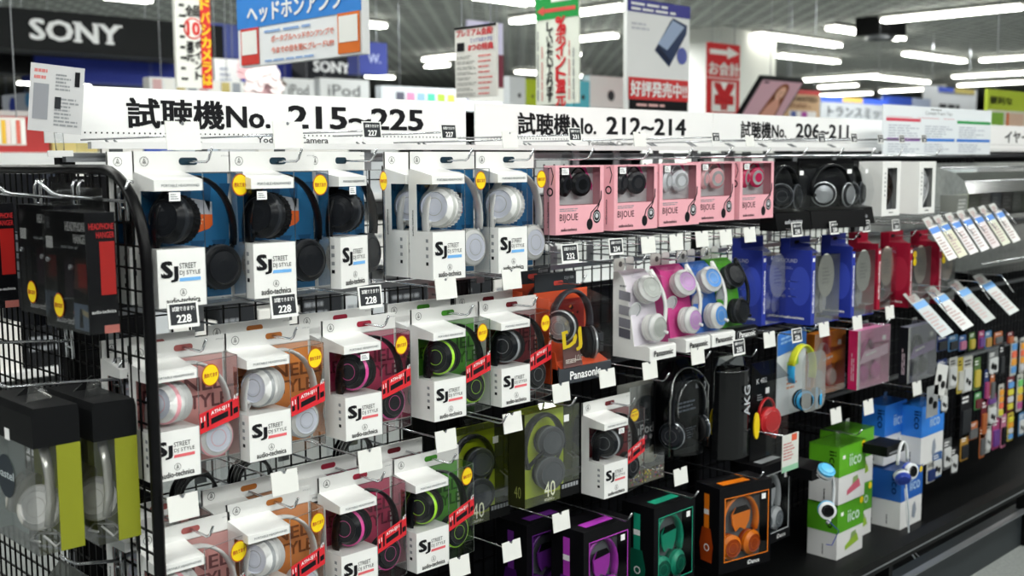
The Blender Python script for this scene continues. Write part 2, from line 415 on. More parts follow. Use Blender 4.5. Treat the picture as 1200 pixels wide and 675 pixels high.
STK_T = mat('c0392b', .6)
def sticker(m, c, u, v, r):
    u = Vector(u); v = Vector(v); n = Vector(u).cross(v)
    m.disc(c, n, r, mat('b8531a', .5)); m.disc(Vector(c) + n * .0003, n, r * .9, YEL)
    m.text('売れてます', Vector(c) + n * .0006, u, v, r * .4, STK_T, r * 1.5, .02, True)

# ------------------------------------------------------------------ hooks and price tags
def hook(x, z, yf, what):
    m = MB(); L = yf - .03
    m.wire([(0, GY - .03, 0), (0, L, 0), (0, L - .008, .004), (0, L - .02, .022)], .0022, CHROME)
    t = thing('display_hook', 'wire hook holding ' + what, 'hook', (x, 0, z))
    m.out('wire', t)
    MB().box(-.012, .012, GY - .034, GY - .03, -.02, .03, STEEL).wire([(-.008, GY - .032, .03), (-.008, GY - .01, .04)], .002, STEEL).wire([(.008, GY - .032, .03), (.008, GY - .01, .04)], .002, STEEL).out('back_plate', t)
TW = (.052, .040)
def price(px, py, num, label, Yc=1.585, k=1.0, rz=0.):
    p = at(px, py, Yc); W, H = TW[0] * k, TW[1] * k
    t = thing('price_tag_holder', label, 'price tag', (p.x, Yc, p.z), 'price tags on the hooks', rz)
    MB().wire([(0, GY - .03 - Yc, .0), (0, .006, .0), (0, .003, -.008)], .0018, CHROME).out('arm', t)
    m = MB(); m.T = Matrix.Rotation(-.12, 4, 'X')
    if num:
        m.box(-W / 2, W / 2, 0, .0012, -H / 2, H / 2, WHITE); m.box(-W * .43, W * .43, -.0005, 0, -H * .36, H * .44, mat('2f3135', .6))
        o = m.out('card', t)
        q = MB(); q.T = m.T
        q.text('試聴できます!', (-W * .36, -.001, H * .16), X, Z, H * .18, CARD, W * .72, .01).text(num, (0, -.001, -H * .14), X, Z, H * .3, CARD, W * .46, .025, True)
        q.out('lettering', o)
    else:
        pts = [(-W / 2, -H / 2), (W / 2, -H / 2), (W / 2, H / 2)] + [(W * .1 * math.cos(a), H / 2 - W * .1 * math.sin(a)) for a in (0, .6, 1.57, 2.5, PI)] + [(-W / 2, H / 2)]
        m.plate(pts, 0, .0015, mat('e6e6e2', .5)); o = m.out('card', t)
        q = MB(); q.T = m.T; q.disc((0, -.0006, H * .42), (0, -1, 0), W * .05, GREYP, 10)
        q.out('rivet', o)

# ------------------------------------------------------------------ DJ style boxes
def at_logo(m, o, u, v, r, ink=INK):
    o = Vector(o); u = Vector(u); v = Vector(v); n = u.cross(v)
    m.ring(o, n, r * .9, r, ink, 20)
    a = o + v * r * .62; b = o - u * r * .42 - v * r * .5; c = o + u * r * .42 - v * r * .5
    for p, q in ((a, b), (a, c)):
        d = (q - p).normalized().cross(n) * r * .055
        m.quad(p - d, p + d, q + d, q - d, ink)
    m.quad(o - u * r * .1 - v * r * .5, o + u * r * .1 - v * r * .5, o + u * r * .1, o - u * r * .1, ink)
def sj_pack(label, x, y, z, th, group, H=.245, rz=0, stick=None, strip=False, ptag=None, code='ATH-SJ5'):
    W, D = .170, .07; k = H / .245
    zl, zw, zc, zb = .092 * k, .183 * k, .2 * k, .213 * k; pw = .083
    t = thing('headphone_box', label, 'headphone box', (x, y, z), group, rz)
    INN = th['inner']
    m = MB(); e = .0012
    m.box(0, e, 0, D, 0, zl, WHITE).box(0, e, .047, D, zl, zw, WHITE)
    m.prism([(0, 0, zw), (0, D, zw), (0, D, H), (0, D - .004, H), (0, D - .004, zb), (0, 0, zc)], (e, 0, 0), WHITE)
    m.box(e, W, D - .0012, D, 0, zb, WHITE).plate([(0, zb - .002), (W, zb - .002), (W, H), (0, H)], D - .004, D - .0012, WHITE)
    m.box(e, W - .004, D - .004, D - .0012, .003, zb - .004, INN)
    m.box(e, e + .0008, .047, D - .004, zl, zw, INN)
    m.out('carton', t)
    # top cap and lower box
    m = MB().prism([(e, 0, zw), (e, D - .004, zw), (e, D - .004, zb), (e, 0, zc)], (pw, 0, 0), WHITE)
    m.text('PORTABLE HEADPHONES', (.012, -.0006, (zw + zc) / 2 - .002), X, Z, .0042 * k, GREYINK, pw * .78, .005)
    m.prism([(.045, D * .3, zb + .0002 - (zb - zc) * .3), (.1, D * .3, zb + .0002 - (zb - zc) * .3), (.1, D * .6, zb - (zb - zc) * .05), (.045, D * .6, zb - (zb - zc) * .05)], (0, 0, .0002), WHITE2) if False else None
    m.out('top_cap', t)
    m = MB().box(e, pw, 0, D - .004, 0, zl, WHITE); o = m.out('lower_box', t)
    m = MB(); q = -.0006
    m.text('S', (.007, q, zl * .52), X, Z, zl * .27, INK, .0165, .045).text('J', (.0228, q, zl * .44), X, Z, zl * .26, INK, .0105, .03)
    m.text('STREET', (.037, q, zl * .66), X, Z, zl * .095, INK, .029, 0).text('DJ STYLE', (.037, q, zl * .53), X, Z, zl * .095, INK, .036, 0)
    m.quad((.036, q, zl * .44), (.073, q, zl * .44), (.073, q, zl * .5), (.037, q, zl * .5), th['bar'])
    at_logo(m, (.042, q, zl * .25), X, Z, .0058)
    m.text('audio-technica', (.013, q, zl * .06), X, Z, zl * .11, INK, .058, .012)
    m.text('audio-technica', (-.0006, .056, zl * .9), Z, Y, .004, INK, .05, .01) if not strip else None
    for i in range(4): m.quad((-.0006, .02, zl * (.3 + .16 * i)), (-.0006, .013, zl * (.3 + .16 * i)), (-.0006, .013, zl * (.37 + .16 * i)), (-.0006, .02, zl * (.37 + .16 * i)), GREYINK if i else INK)
    m.out('lettering', o)
    # header flap marks: logo, euro slot, model code
    m = MB(); yf = D - .0046; zm = (zb + H) / 2
    at_logo(m, (.018, yf, zm), X, Z, .0075)
    m.plate(rr(.078, .112, zm - .006 * k, zm + .006 * k, .0058 * k), yf, yf + .0004, th['slot'])
    m.text(code, (.155, yf, H - .009), X, Z, .003, GREYINK, .016, .0)
    m.out('flap_print', t)
    # back card graphics
    m = MB(); yf = D - .0046
    if strip:
        m.text('NEL', (.095, yf, zb * .66), X, Z, .026 * k, th['art'], .07, .02).text('STYLE', (.088, yf, zb * .50), X, Z, .026 * k, th['art'], .085, .02)
        m.text('LEVEL', (.006, yf, zb * .62), X, Z, .024 * k, th['art'], .075, .02)
    else:
        m.quad((.088, yf, zb * .66), (.135, yf, zb * .63), (.135, yf, zb * .76), (.088, yf, zb * .80), mat('b9bcc6', .6))
        m.prism([(.088, yf, zb * .5), (.128, yf, zb * .55), (.135, yf, zb * .58), (.135, yf, zb * .66), (.088, yf, zb * .67)], (0, -.0004, 0), ORG)
        m.bars((.092, yf - .0008, zb * .58), X, Z, .038, .012, 2, mat('f2b48c'), 3)
        for i in range(5): m.quad((.01 + .035 * i, yf, zb * .9), (.03 + .035 * i, yf, zb * .9), (.025 + .035 * i, yf, zb * (.78 - .1 * (i % 2))), (.012 + .035 * i, yf, zb * .82), th['art'])
        for i in range(4): m.quad((.012 + .04 * i, yf, zb * .46), (.04 + .04 * i, yf, zb * .46), (.034 + .04 * i, yf, zb * .40), (.016 + .04 * i, yf, zb * .42), th['art'])
    m.out('card_print', t)
    # headphones
    band = arc((.087, .04, .112 * k), .072, .092 * k, 196, -14, 20)
    headphones(t, band, Y, .0105, .0035, th['hp'],
               [((.047, .032, .137 * k), (-.93, -.37, .1), .039 * k, .05), ((.127, .034, .055 * k), (.05, -1, .05), .037 * k, .03)], ribs=not strip)
    # clear sleeve
    m = MB()
    m.quad((e, 0, zl), (pw, 0, zl), (pw, 0, zw), (e, 0, zw), CLR).quad((0, .047, zl), (0, 0, zl), (0, 0, zw), (0, .047, zw), CLR)
    a, b, c, d = (pw, 0), (W - .004, .018), (W, .024), (W, D)
    for p, q in ((a, b), (b, c), (c, d)): m.quad((*p, 0), (*q, 0), (*q, zb - .002), (*p, zb - .002), CLR)
    for zz in (0, zb - .002): m.add([(*a, zz), (*b, zz), (*c, zz), (*d, zz), (pw, D, zz)], [(0, 1, 2, 3, 4)], CLR)
    for p in (a, b, d): m.box(p[0] - .0006, p[0] + .0006, p[1] - .0008, p[1] + .0002, 0, zb - .002, EDGE)
    m.sweep([(*a, zb - .002), (*b, zb - .002), (*d, zb - .002)], .0007, .0007, EDGE, None, 4).sweep([(*a, 0), (*b, 0), (*d, 0)], .0007, .0007, EDGE, None, 4)
    m.out('clear_sleeve', t)
    u = Vector((b[0] - a[0], b[1] - a[1], 0)); Ls = u.length; u.normalize(); n = u.cross(Z)
    A = Vector((pw, 0, 0)) + n * .0008
    if strip:
        m = MB(); u2 = (u * Ls + Z * .014).normalized(); v2 = Z
        m.prism([A + Z * .075 * k, A + u * Ls + Z * .09 * k, A + u * Ls + Z * .131 * k, A + Z * .113 * k], n * .0004, RED)
        B = A + n * .001
        m.text('ATH-SJ11', B + u2 * .024 + Z * .1 * k, u2, v2, .009 * k, CARD, Ls * .46, .02).text('11', B + u2 * .002 + Z * .097 * k, u2, v2, .009 * k, CARD, Ls * .1, .02).text('AT', B + u2 * (Ls * .87) + Z * .112 * k, u2, v2, .0085 * k, CARD, Ls * .12, .02)
        for f0, f1 in ((.28, .72), (.02, .1), (.86, .98)):
            m.quad(B + u2 * Ls * f0 + Z * .0845 * k, B + u2 * Ls * f1 + Z * .085 * k, B + u2 * Ls * f1 + Z * .096 * k, B + u2 * Ls * f0 + Z * .0955 * k, INK)
        for f0 in (.17, .78): m.quad(B + u2 * Ls * f0 + Z * .082 * k, B + u2 * Ls * (f0 + .055) + Z * .083 * k, B + u2 * Ls * (f0 + .055) + Z * .111 * k, B + u2 * Ls * f0 + Z * .11 * k, INK)
        m.out('model_strip', t)
    if stick:
        m = MB(); sticker(m, A + u * (stick[0] * Ls) + Z * (stick[1] * k) + n * .001, u, Z, .0185)
        m.out('round_sticker', t)
    if ptag:
        m = MB().box(ptag[0], ptag[0] + .019, -.0008, -.0003, ptag[1] * k, (ptag[1] + .014) * k, CARD).bars((ptag[0] + .002, -.0012, (ptag[1] + .002) * k), X, Z, .015, .01 * k, 3, GREYINK)
        m.out('paper_tag', t)
    return t
BLUE5 = dict(inner=mat('1f6a9c', .4), art=mat('174f7a', .5), slot=mat('1c3340', .4), bar=mat('6fb0ea', .5))
T5B = dict(BLUE5, hp=hp_black('24272c')); T5W = dict(BLUE5, hp=hp_white('b7b9b6'))
def t11(inner, art, ring, white, slot): return dict(inner=mat(inner, .45), art=mat(art, .5), slot=mat(slot, .4), bar=mat('e2636a', .5), hp=hp_white(ring) if white else hp_black(ring))
T11P = t11('dd9c98', '7c4a4c', 'f0a9b4', 1, 'a85a58'); T11O = t11('e0893e', '8a4a18', '9fa2a5', 1, 'b36a2a')
T11M = t11('b52d58', '6e1836', 'd64a98', 0, '9c2038'); T11G = t11('4f9a2c', '2a5c1a', 'a8e23a', 0, '3f8a22'); T11K = t11('7a2630', '4a141c', '8a8d92', 0, '6a1c24')
R1, R2, R3 = 1.033, .757, .466
gp = 'blue lined DJ headphone boxes in the top row'; FY = 1.62
sj_pack('boxed black DJ headphones in blue lined carton, leftmost of the top row', .822, FY, R1, T5B, gp, stick=(.92, .19), ptag=(.024, .167))
sj_pack('boxed black DJ headphones in blue lined carton, second in the top row', .993, FY, R1, T5B, gp, stick=(.74, .187), ptag=(.01, .165))
sj_pack('boxed black DJ headphones turned sideways, third from left in the top row', 1.178, FY + .012, R1, T5B, gp, rz=.3, stick=(.9, .19), ptag=(.03, .168))
sj_pack('boxed white DJ headphones in the top row, in front of another white one', 1.384, FY, R1, T5W, gp, stick=(.62, .188))
sj_pack('boxed white DJ headphones in the top row, next to the first pink box', 1.557, FY, R1, T5W, gp, stick=(.62, .188))
sj_pack('boxed white DJ headphones hung behind the front white box of the top row', 1.384, FY + .078, R1, T5W, gp)
sj_pack('boxed black DJ headphones behind the leftmost top row box, seen through the end grid', .815, FY + .078, R1, T5B, gp)
gp = 'red banded DJ headphone boxes'; H2 = .213
def s11(label, x, z, th, stick, ptag=None, y=FY, rz=0, strip=True): sj_pack(label, x, y, z, th, gp, H2, rz, stick, strip, ptag, 'ATH-SJ11')
s11('white and pink DJ headphones boxed with red band, leftmost of the second row', .80, R2, T11P, (.3, .183))
s11('white DJ headphones boxed on orange card with red band, second row', .974, R2, T11O, (.72, .183))
s11('black DJ headphones with magenta ring boxed with red band, second row', 1.172, R2, T11M, (.68, .183), (.036, .165))
s11('black DJ headphones with green ring boxed with red band, second row', 1.382, R2, T11G, (.66, .183))
s11('plain black DJ headphones boxed with red band, second row beside the red DJ pack', 1.563, R2, T11K, (.7, .183))
s11('white and pink DJ headphones boxed with red band, bottom left by the post', .80, R3 - .02, T11P, (.86, .183))
s11('white DJ headphones boxed on orange card with red band, bottom row', .965, R3 - .008, T11O, (.8, .183))
s11('black DJ headphones with magenta ring boxed with red band, bottom row', 1.155, R3, T11M, None)
s11('black DJ headphones with green ring boxed with red band, bottom row', 1.332, R3, T11G, (.72, .187))
s11('pink lined DJ headphone box hung behind the leftmost one of the second row', .79, R2, T11P, None, None, FY + .078, 0, False)
s11('pink lined DJ headphone box hung behind the bottom left one', .79, R3, T11P, None, None, FY + .09, 0, False)
s11('magenta lined DJ headphone box hung behind the magenta one of the bottom row', 1.137, R3 + .008, T11M, None, None, FY + .078, 0, False)
s11('orange lined DJ headphone box hung behind the orange one of the bottom row', .965, R3, T11O, None, None, FY + .085, 0, False)
for xx, th, nn in ((.985, T11O, 'orange lined'), (1.175, T11M, 'magenta lined'), (1.385, T11G, 'green lined'), (1.57, T11K, 'dark red lined')):
    s11(nn + ' DJ headphone box behind its twin, second row', xx, R2 + .004, th, None, None, FY + .08, 0, False)
s11('dark red lined DJ headphone box hung behind the green one of the bottom row', 1.30, R3 + .008, T11K, None, None, FY + .078, 0, False)
s11('plain black DJ headphones boxed with red band, lower middle beside the lime pack', 1.885, .492, T11K, None, (.05, .165))

# ------------------------------------------------------------------ pink ear clip boxes
PINK = mat('eaa9b4', .5); PINKD = mat('d98a98', .5); FOIL = mat('dcdde0', .4)
def bijou(label, x, y, z, col, wstrip='d23a86', H=.147, W=.155, D=.034):
    t = thing('earclip_box', label, 'ear clip box', (x, y, z), 'pink ear clip boxes in the top row')
    m = MB(); e = .0012
    x0, x1, z0, z1 = .012, W - .012, H * .42, H - .004
    m.box(0, e, 0, D, 0, H, PINK).box(W - e, W, 0, D, 0, H, PINK).box(e, W - e, 0, D, 0, e, PINK).box(e, W - e, D - e, D, 0, H, PINK)
    m.box(e, x0, 0, e, e, H, PINK).box(x1, W - e, 0, e, e, H, PINK).box(x0, x1, 0, e, e, z0, PINK).box(x0, x1, 0, e, z1, H, PINK)
    m.box(e, W - e, e, D - e, H - e, H, PINK).box(e, W - e, D - .003, D - e, z0, H - e, FOIL)
    m.out('carton', t)
    m = MB().quad((x0, .0006, z0), (x1, .0006, z0), (x1, .0006, z1), (x0, .0006, z1), CLR); m.out('window', t)
    m = MB()
    m.plate([(W * .72, H - .004), (W * .8, H - .004), (W * .95, H * .7), (W * .93, H * .62)], .026, .027, mat(wstrip, .4)).plate([(W * .38, H - .004), (W * .45, H - .004), (W * .52, H * .78), (W * .47, H * .78)], .026, .027, mat(wstrip, .4))
    m.out('pink_strap', t)
    cm = mat(col, .25); fm = mat('d9dade', .2, .5) if col not in ('16171a', '3a3a3e') else mat('2f3036', .15, .3)
    for i, (cx, s) in enumerate(((.044, -.25), (.096, .25))):
        m = MB().lathe([(.006, .010), (.022, .009), (.026, .002), (.026, -.004), (.019, -.009), (.012, -.0105), (0, -.0105)], (cx, .016, H * .72), (s, 1, .05), [cm, cm, cm, cm, fm, cm])
        m.wire(arc((cx, .022, H * .76), .026, .03, 150, 20, 8), .0022, cm, 5)
        m.out('ear_clip', t)
    m = MB(); q = -.0006
    m.text('BIJOUE', (.012, q, H * .17), X, Z, H * .13, INK, .058, -.012)
    m.bars((.012, q, H * .33), X, Z, .06, .008, 2, GREYINK, 2).text('audio-technica', (.016, q, H * .05), X, Z, .0065, INK, .05, .012)
    m.disc((.108, q, H * .13), (0, -1, 0), .0125, INK, 18, .8).disc((.131, q, H * .24), (0, -1, 0), .015, INK, 18, .85).ring((.131, q - .0002, H * .24), (0, -1, 0), .009, .0105, mat('c9cbd0'))
    m.disc((.131, q - .0002, H * .25), (0, -1, 0), .005, mat('c9cbd0'))
    m.wire([(.108, q, H * .2), (.113, q, H * .3), (.137, q, H * .42), (.145, q, H * .5), (.146, q, H * .62)], .0012, INK, 4).wire([(.131, q, H * .33), (.14, q, H * .42)], .001, INK, 4)
    m.wire([(q, .022, H * .95), (q, .012, H * .97), (q, .006, H * .85), (q, .012, H * .72)], .0009, INK, 4).ring((q, .016, H * .62), (-1, 0, 0), .006, .0095, INK)
    m.text('audio-technica', (q, .02, H * .1), Z, Y, .004, INK, .055, .012)
    m.out('print', t)
    m = MB().box(.02, .042, .0002, .0006, H - .02, H - .006, CARD).bars((.022, -.0001, H - .018), X, Z, .017, .01, 3, GREYINK); m.out('paper_tag', t)
    m = MB().plate([(.05, H), (.1, H), (.095, H + .025), (.055, H + .025)], D - .002, D - .0012, CLR2); m.out('hanger_tab', t)
bijou('pink ear clip box with black clips in the window, first of the pink boxes', 1.725, FY, 1.102, '16171a')
bijou('pink ear clip box with black clips in the window, second of the pink boxes', 1.915, FY, 1.102, '3a3a3e')
bijou('pink ear clip box with white clips in the window', 2.078, FY, 1.104, 'e2e4ea')
bijou('pink ear clip box with pale pink clips in the window', 2.236, FY + .006, 1.107, 'eeb2b8')
bijou('pink ear clip box with crimson clips in the window, last of the pink boxes', 2.406, FY, 1.107, 'd42a5e')
bijou('pink ear clip box hung behind the one with crimson clips', 2.395, FY + .045, 1.107, 'd42a5e')

# ------------------------------------------------------------------ dark bagged headphones, top row
def bag(label, x, y, z, W, H, rz, cups, txt=None):
    t = thing('bagged_headphones', label, 'bagged headphones', (x, y, z), 'dark bagged headphones in the top row', rz)
    D = .06
    m = MB().plate([(0, 0), (W, 0), (W, H), (0, H)], D - .002, D, SOFTBLACK); m.out('backing_card', t)
    m = MB().plate([(0, H - .022), (W, H - .022), (W, H), (0, H)], D - .004, D - .002, BLACK)
    m.out('hanger_band', t); m = MB().prism([(0, .0, .0), (0, D - .002, .0), (0, D - .002, H * .3), (0, .01, H * .26)], (W, 0, 0), BLACK); o = m.out('printed_band', t)
    if txt:
        m = MB(); m.text(txt, (W * .2, -.0008, H * .1), X, Z, .012, mat('c9cbd0'), W * .5, .012); m.out('lettering', o)
    m = MB()
    p = [(0, .014, H * .27), (W, .014, H * .27), (W, .004, H * .5), (0, .004, H * .5)]
    m.quad(*p, CLR2).quad((0, .004, H * .5), (W, .004, H * .5), (W, .012, H * .75), (0, .012, H * .75), CLR2).quad((0, .012, H * .75), (W, .012, H * .75), (W, D - .005, H - .01), (0, D - .005, H - .01), CLR2)
    m.quad((0, .004, H * .5), (0, .012, H * .75), (0, D - .003, H * .9), (0, D - .003, H * .27), CLR2)
    m.out('clear_bag', t)
    headphones(t, arc((W * .5, .04, H * .55), W * .36, H * .38, 190, -10, 14), Y, .01, .004, hp_black('55585e') if cups == 'b' else (mat('17181b', .3), mat('1d1e22', .3), SILV, SILV, HB[4]),
               [((W * .32, .03, H * .5), (-.6, -.8, 0), .034, .03), ((W * .74, .03, H * .48), (.3, -1, 0), .034, .03)])
    m = MB().box(W * .62, W * .62 + .016, .002, .003, H * .8, H * .8 + .012, CARD); m.out('paper_tag', t)
bag('dark bagged headphones with black cups, right beside the last pink box', 2.585, FY, 1.068, .15, .185, -.1, 'b', 'audio-technica')
bag('bagged headphones with large silver cup in clear bulging bag', 2.745, FY - .01, 1.068, .2, .188, -.3, 's')
bag('dark bagged headphones next to the first tall white box', 2.955, FY, 1.068, .16, .186, 0, 'b', 'audio-technica')

# ------------------------------------------------------------------ tall white boxes with a slot window
def slotbox(label, x, z, dark):
    W, D, H = .115, .09, .165; e = .0012
    t = thing('window_box', label, 'headphone box', (x, FY, z), 'white slot window boxes in the top row')
    x0, x1, z0, z1 = .03, W - .022, .02, H - .02
    m = MB().box(0, e, 0, D, 0, H, WHITE).box(W - e, W, 0, D, 0, H, WHITE).box(e, W - e, D - e, D, 0, H, WHITE).box(e, W - e, 0, D, 0, e, WHITE).box(e, W - e, 0, D, H - e, H, WHITE)
    m.box(e, x0, 0, e, e, H - e, WHITE).box(x1, W - e, 0, e, e, H - e, WHITE).box(x0, x1, 0, e, e, z0, WHITE).box(x0, x1, 0, e, z1, H - e, WHITE).box(e, W - e, .026, .027, e, H - e, mat('8a8d90', .5))
    m.out('carton', t)
    MB().quad((x0, .0006, z0), (x1, .0006, z0), (x1, .0006, z1), (x0, .0006, z1), CLR).out('window', t)
    mm = (mat('2b2522', .35), mat('3a302c', .35), mat('6b4a38', .3), mat('201c1a', .4), HB[4]) if dark else (mat('c9cacc', .3), mat('d4d5d8', .3), mat('9fa2a6', .3), mat('c0c2c6', .3), mat('a8a8aa', .6))
    headphones(t, [(x0 + .042 * math.sin(q * .31), .013, z0 + .005 + (z1 - z0 - .01) * q / 10) for q in range(11)], Y, .012, .004, mm, [((x0 + .014, .013, z0 + .05), (-.3, -1, 0), .018, .016), ((x0 + .014, .013, z1 - .04), (-.3, -1, 0), .018, .016)])
    m = MB()
    for i in range(6): m.quad((.014, -.0006, .06 + i * .013), (.02, -.0006, .06 + i * .013), (.02, -.0006, .067 + i * .013), (.014, -.0006, .067 + i * .013), GREYINK)
    m.bars((.045, -.0006, .007), X, Z, .04, .006, 1, INK, 3); m.out('print', t)
slotbox('white box with a narrow window showing brown headphones', 3.155, 1.086, True)
slotbox('white box with a narrow window showing pale headphones', 3.395, 1.084, False)

# ------------------------------------------------------------------ red DJ pack and stand shaped packs, second row
def dj_pack(label, x, y, z, behind=False):
    W, H, D = .172, .235, .075; RC = mat('e2552a', .4); RD = mat('8c1a16', .4)
    t = thing('dj_headphone_pack', label, 'headphone pack', (x, y, z), 'red DJ headphone packs')
    m = MB().plate([(0, 0), (W, 0), (W, H - .04), (0, H - .04)], D - .002, D, RC).prism([(0, 0, 0), (0, D - .002, 0), (0, D - .002, H * .33), (0, .012, H * .3)], (.0015, 0, 0), RC)
    m.box(0, .0012, .03, D - .002, H * .3, H - .05, RC)
    m.plate(rr(.05, W - .012, H * .38, H * .74, .02), D - .004, D - .0025, RD)
    for i in range(16):
        a, b = R.uniform(.08, W - .02), R.uniform(H * .4, H * .68); s = R.uniform(.003, .008)
        m.plate([(a - s, b), (a, b - s * .7), (a + s, b + .2 * s), (a + .2 * s, b + s)], D - .0046, D - .004, mat(R.choice(['e2552a', 'f08a3a', '2a1210', 'c93022']), .5))
    m.out('card_back', t)
    m = MB().plate([(0, H - .04), (W * .78, H - .04), (W * .78, H), (0, H)], D - .003, D - .001, mat('2c2f33', .4)); o = m.out('hanger_flap', t)
    m = MB().plate(rr(.06, .09, H - .028, H - .018, .004), D - .0036, D - .003, mat('b03a30')).text('DJ100', (W * .55, D - .0036, H - .018), X, Z, .008, mat('8d9094'), .03, .01)
    m.out('flap_print', o)
    m = MB().prism([(.012, 0, .03), (W, 0, .03), (W, D * .5, H * .2), (.012, D * .3, H * .2)], (0, .002, 0), RC)
    m.prism([(0, 0, 0), (W, 0, 0), (W, 0, .034), (0, 0, .034)], (0, .02, 0), mat('3a3e44', .45)); o = m.out('front_foot', t)
    m = MB().text('Panasonic', (.035, -.0007, .008), X, Z, .018, CARD, .1, .018)
    m.prism([(.014, -.001, .036), (.075, -.001, .036), (.078, .018, H * .42), (.03, .016, H * .42)], (0, .002, 0), mat('6a4a48', .45))
    m.text('DJ', (.018, .002, H * .28), X + Z * .1, Z + Y * .1, .048, YEL, .058, .03).text('100', (.052, .0, H * .2), X, Z, .014, mat('e6ddd4'), .024, .0).bars((.018, -.003, .045), X, Z, .05, .01, 3, mat('d9d0c8'), 4)
    m.out('lettering', o)
    headphones(t, arc((.088, .045, .125), .062, .07, 200, -20, 18), Y, .011, .0045, (mat('3c3a40', .35), mat('26262a', .3), SILV, mat('c5c8cb', .2, .6), HB[4]), [((.042, .032, .122), (-.92, -.4, 0), .036, .036), ((.135, .035, .075), (.9, -.5, 0), .037, .036)])
    m = MB(); zc = H - .042
    m.quad((0, 0, .034), (W, 0, .034), (W, 0, zc - .02), (0, 0, zc - .02), CLR).quad((0, 0, zc - .02), (W, 0, zc - .02), (W, D - .004, zc), (0, D - .004, zc), CLR).quad((0, 0, .034), (0, D, .034), (0, D, zc), (0, 0, zc - .02), CLR).quad((W, 0, 0), (W, D, 0), (W, D, zc), (W, 0, zc - .02), CLR)
    m.out('clear_shell', t)
dj_pack('red DJ headphone pack with yellow DJ lettering and dark foot, in front', 1.735, FY, .777)
dj_pack('red DJ headphone pack hung behind, its dark flap showing above the front one', 1.745, FY + .09, .785)

def stand_pack(label, x, z, base, face, dark=False):
    W, D, H = .1, .11, .235; BM = mat(base, .4)
    t = thing('stand_pack', label, 'headphone pack', (x, FY, z), 'colour packs with clear curved shells')
    sh = [(0, .004, 0), (0, D, 0), (0, D, H - .03), (0, D * .86, H - .03), (0, D * .72, H * .82), (0, D * .58, H * .6), (0, D * .48, H * .38), (0, D * .4, .03), (0, .004, .03)]
    m = MB().prism([(.0006, q_[1], q_[2]) for q_ in sh], (.0014, 0, 0), WHITE if base == 'e6e0ea' else BM).prism([(.002, q_[1] + .0006, q_[2]) for q_ in sh], (W - .002, 0, 0), BM)
    m.out('card_back', t)
    m = MB().plate(rr(.0, .04, H - .03, H, .008), D - .003, D - .001, mat('e6e8e2', .5)).disc((.024, D - .0036, H - .014), (0, -1, 0), .007, mat('6b6a66')).plate(rr(.045, .075, H - .034, H + .002, .008), D - .003, D - .001, WHITE)
    m.out('hanger_tab', t)
    m = MB().prism([(0, -.004, .0), (0, .05, .0), (0, .05, .03), (0, .004, .034), (0, -.004, .03)], (W, 0, 0), BLACK if dark else WHITE); o = m.out('foot', t)
    m = MB().plate(rr(.006, W - .006, .007, .026, .006), -.0048, -.0042, BLACK if not dark else mat('b9bcc0')).plate(rr(.0068, W - .0068, .0078, .0252, .0055), -.0052, -.0048, WHITE if not dark else BLACK) if dark else MB()
    m.text('Panasonic', (.014, -.0058, .0095), X, Z, .0135, CARD if dark else INK, .072, .02); m.out('lettering', o)
    m = MB(); q = -.0006
    for i, zz in enumerate((.14, .105, .075, .05)): m.quad((q, D * .82, zz), (q, D * .5, zz - .004), (q, D * .5, zz + .018), (q, D * .82, zz + .022), mat(('8f8e98', '9a99a2', '7f7e88', '5a5a64')[i], .6))
    m.bars((q, D * .8, .168), LX, Z, .03, .008, 1, GREYINK); m.out('side_print', t) if base == 'e6e0ea' else None
    m = MB().lathe([(.02, 0), (.021, -.003), (.017, -.004), (.016, -.002), (0, -.002)], (.014, D * .5, H * .49), (.05, 1, .3), [mat('c6c8ca', .3), mat('c6c8ca', .3), mat('8d9096', .3), mat('d6d7da', .3)], 20); m.out('badge', t)
    wh = HB if dark else (WPL, WPL, mat('cfd0d0', .25), mat(face, .35), mat('d8d8d6', .5))
    headphones(t, [(.066 + .027 * math.sin(q * PI / 12), .012 + .036 * (q / 12) ** 1.4, .062 + .145 * q / 12) for q in range(13)], X * .8 + Y * .4, .0095, .005, wh, [((.05, .022, .073), (.0, -1, .1), .033, .036), ((.045, .04, .163), (-.2, -1, .45), .033, .036)])
    m = MB(); pts = [(-.002, .034), (-.002, .09), (.008, .15), (.03, .19), (D * .9, H - .032)]
    for (y0, z0), (y1, z1) in zip(pts, pts[1:]):
        m.quad((0, y0, z0), (W, y0, z0), (W, y1, z1), (0, y1, z1), CLR).quad((W, y0, z0), (W, D, z0), (W, D, z1), (W, y1, z1), CLR)
    m.out('clear_shell', t)
stand_pack('white headphones on all white stand pack, first of the colour packs', 2.042, .79, 'e6e0ea', 'b9bdb8')
stand_pack('white headphones with lilac cups on pink stand pack', 2.182, .793, 'd0408e', 'c99ad2')
stand_pack('white headphones with blue cups on blue stand pack', 2.29, .793, '3a78d2', '5a9be6')
stand_pack('black headphones on green stand pack with black foot', 2.393, .795, '52b021', '2a2b2e', True)

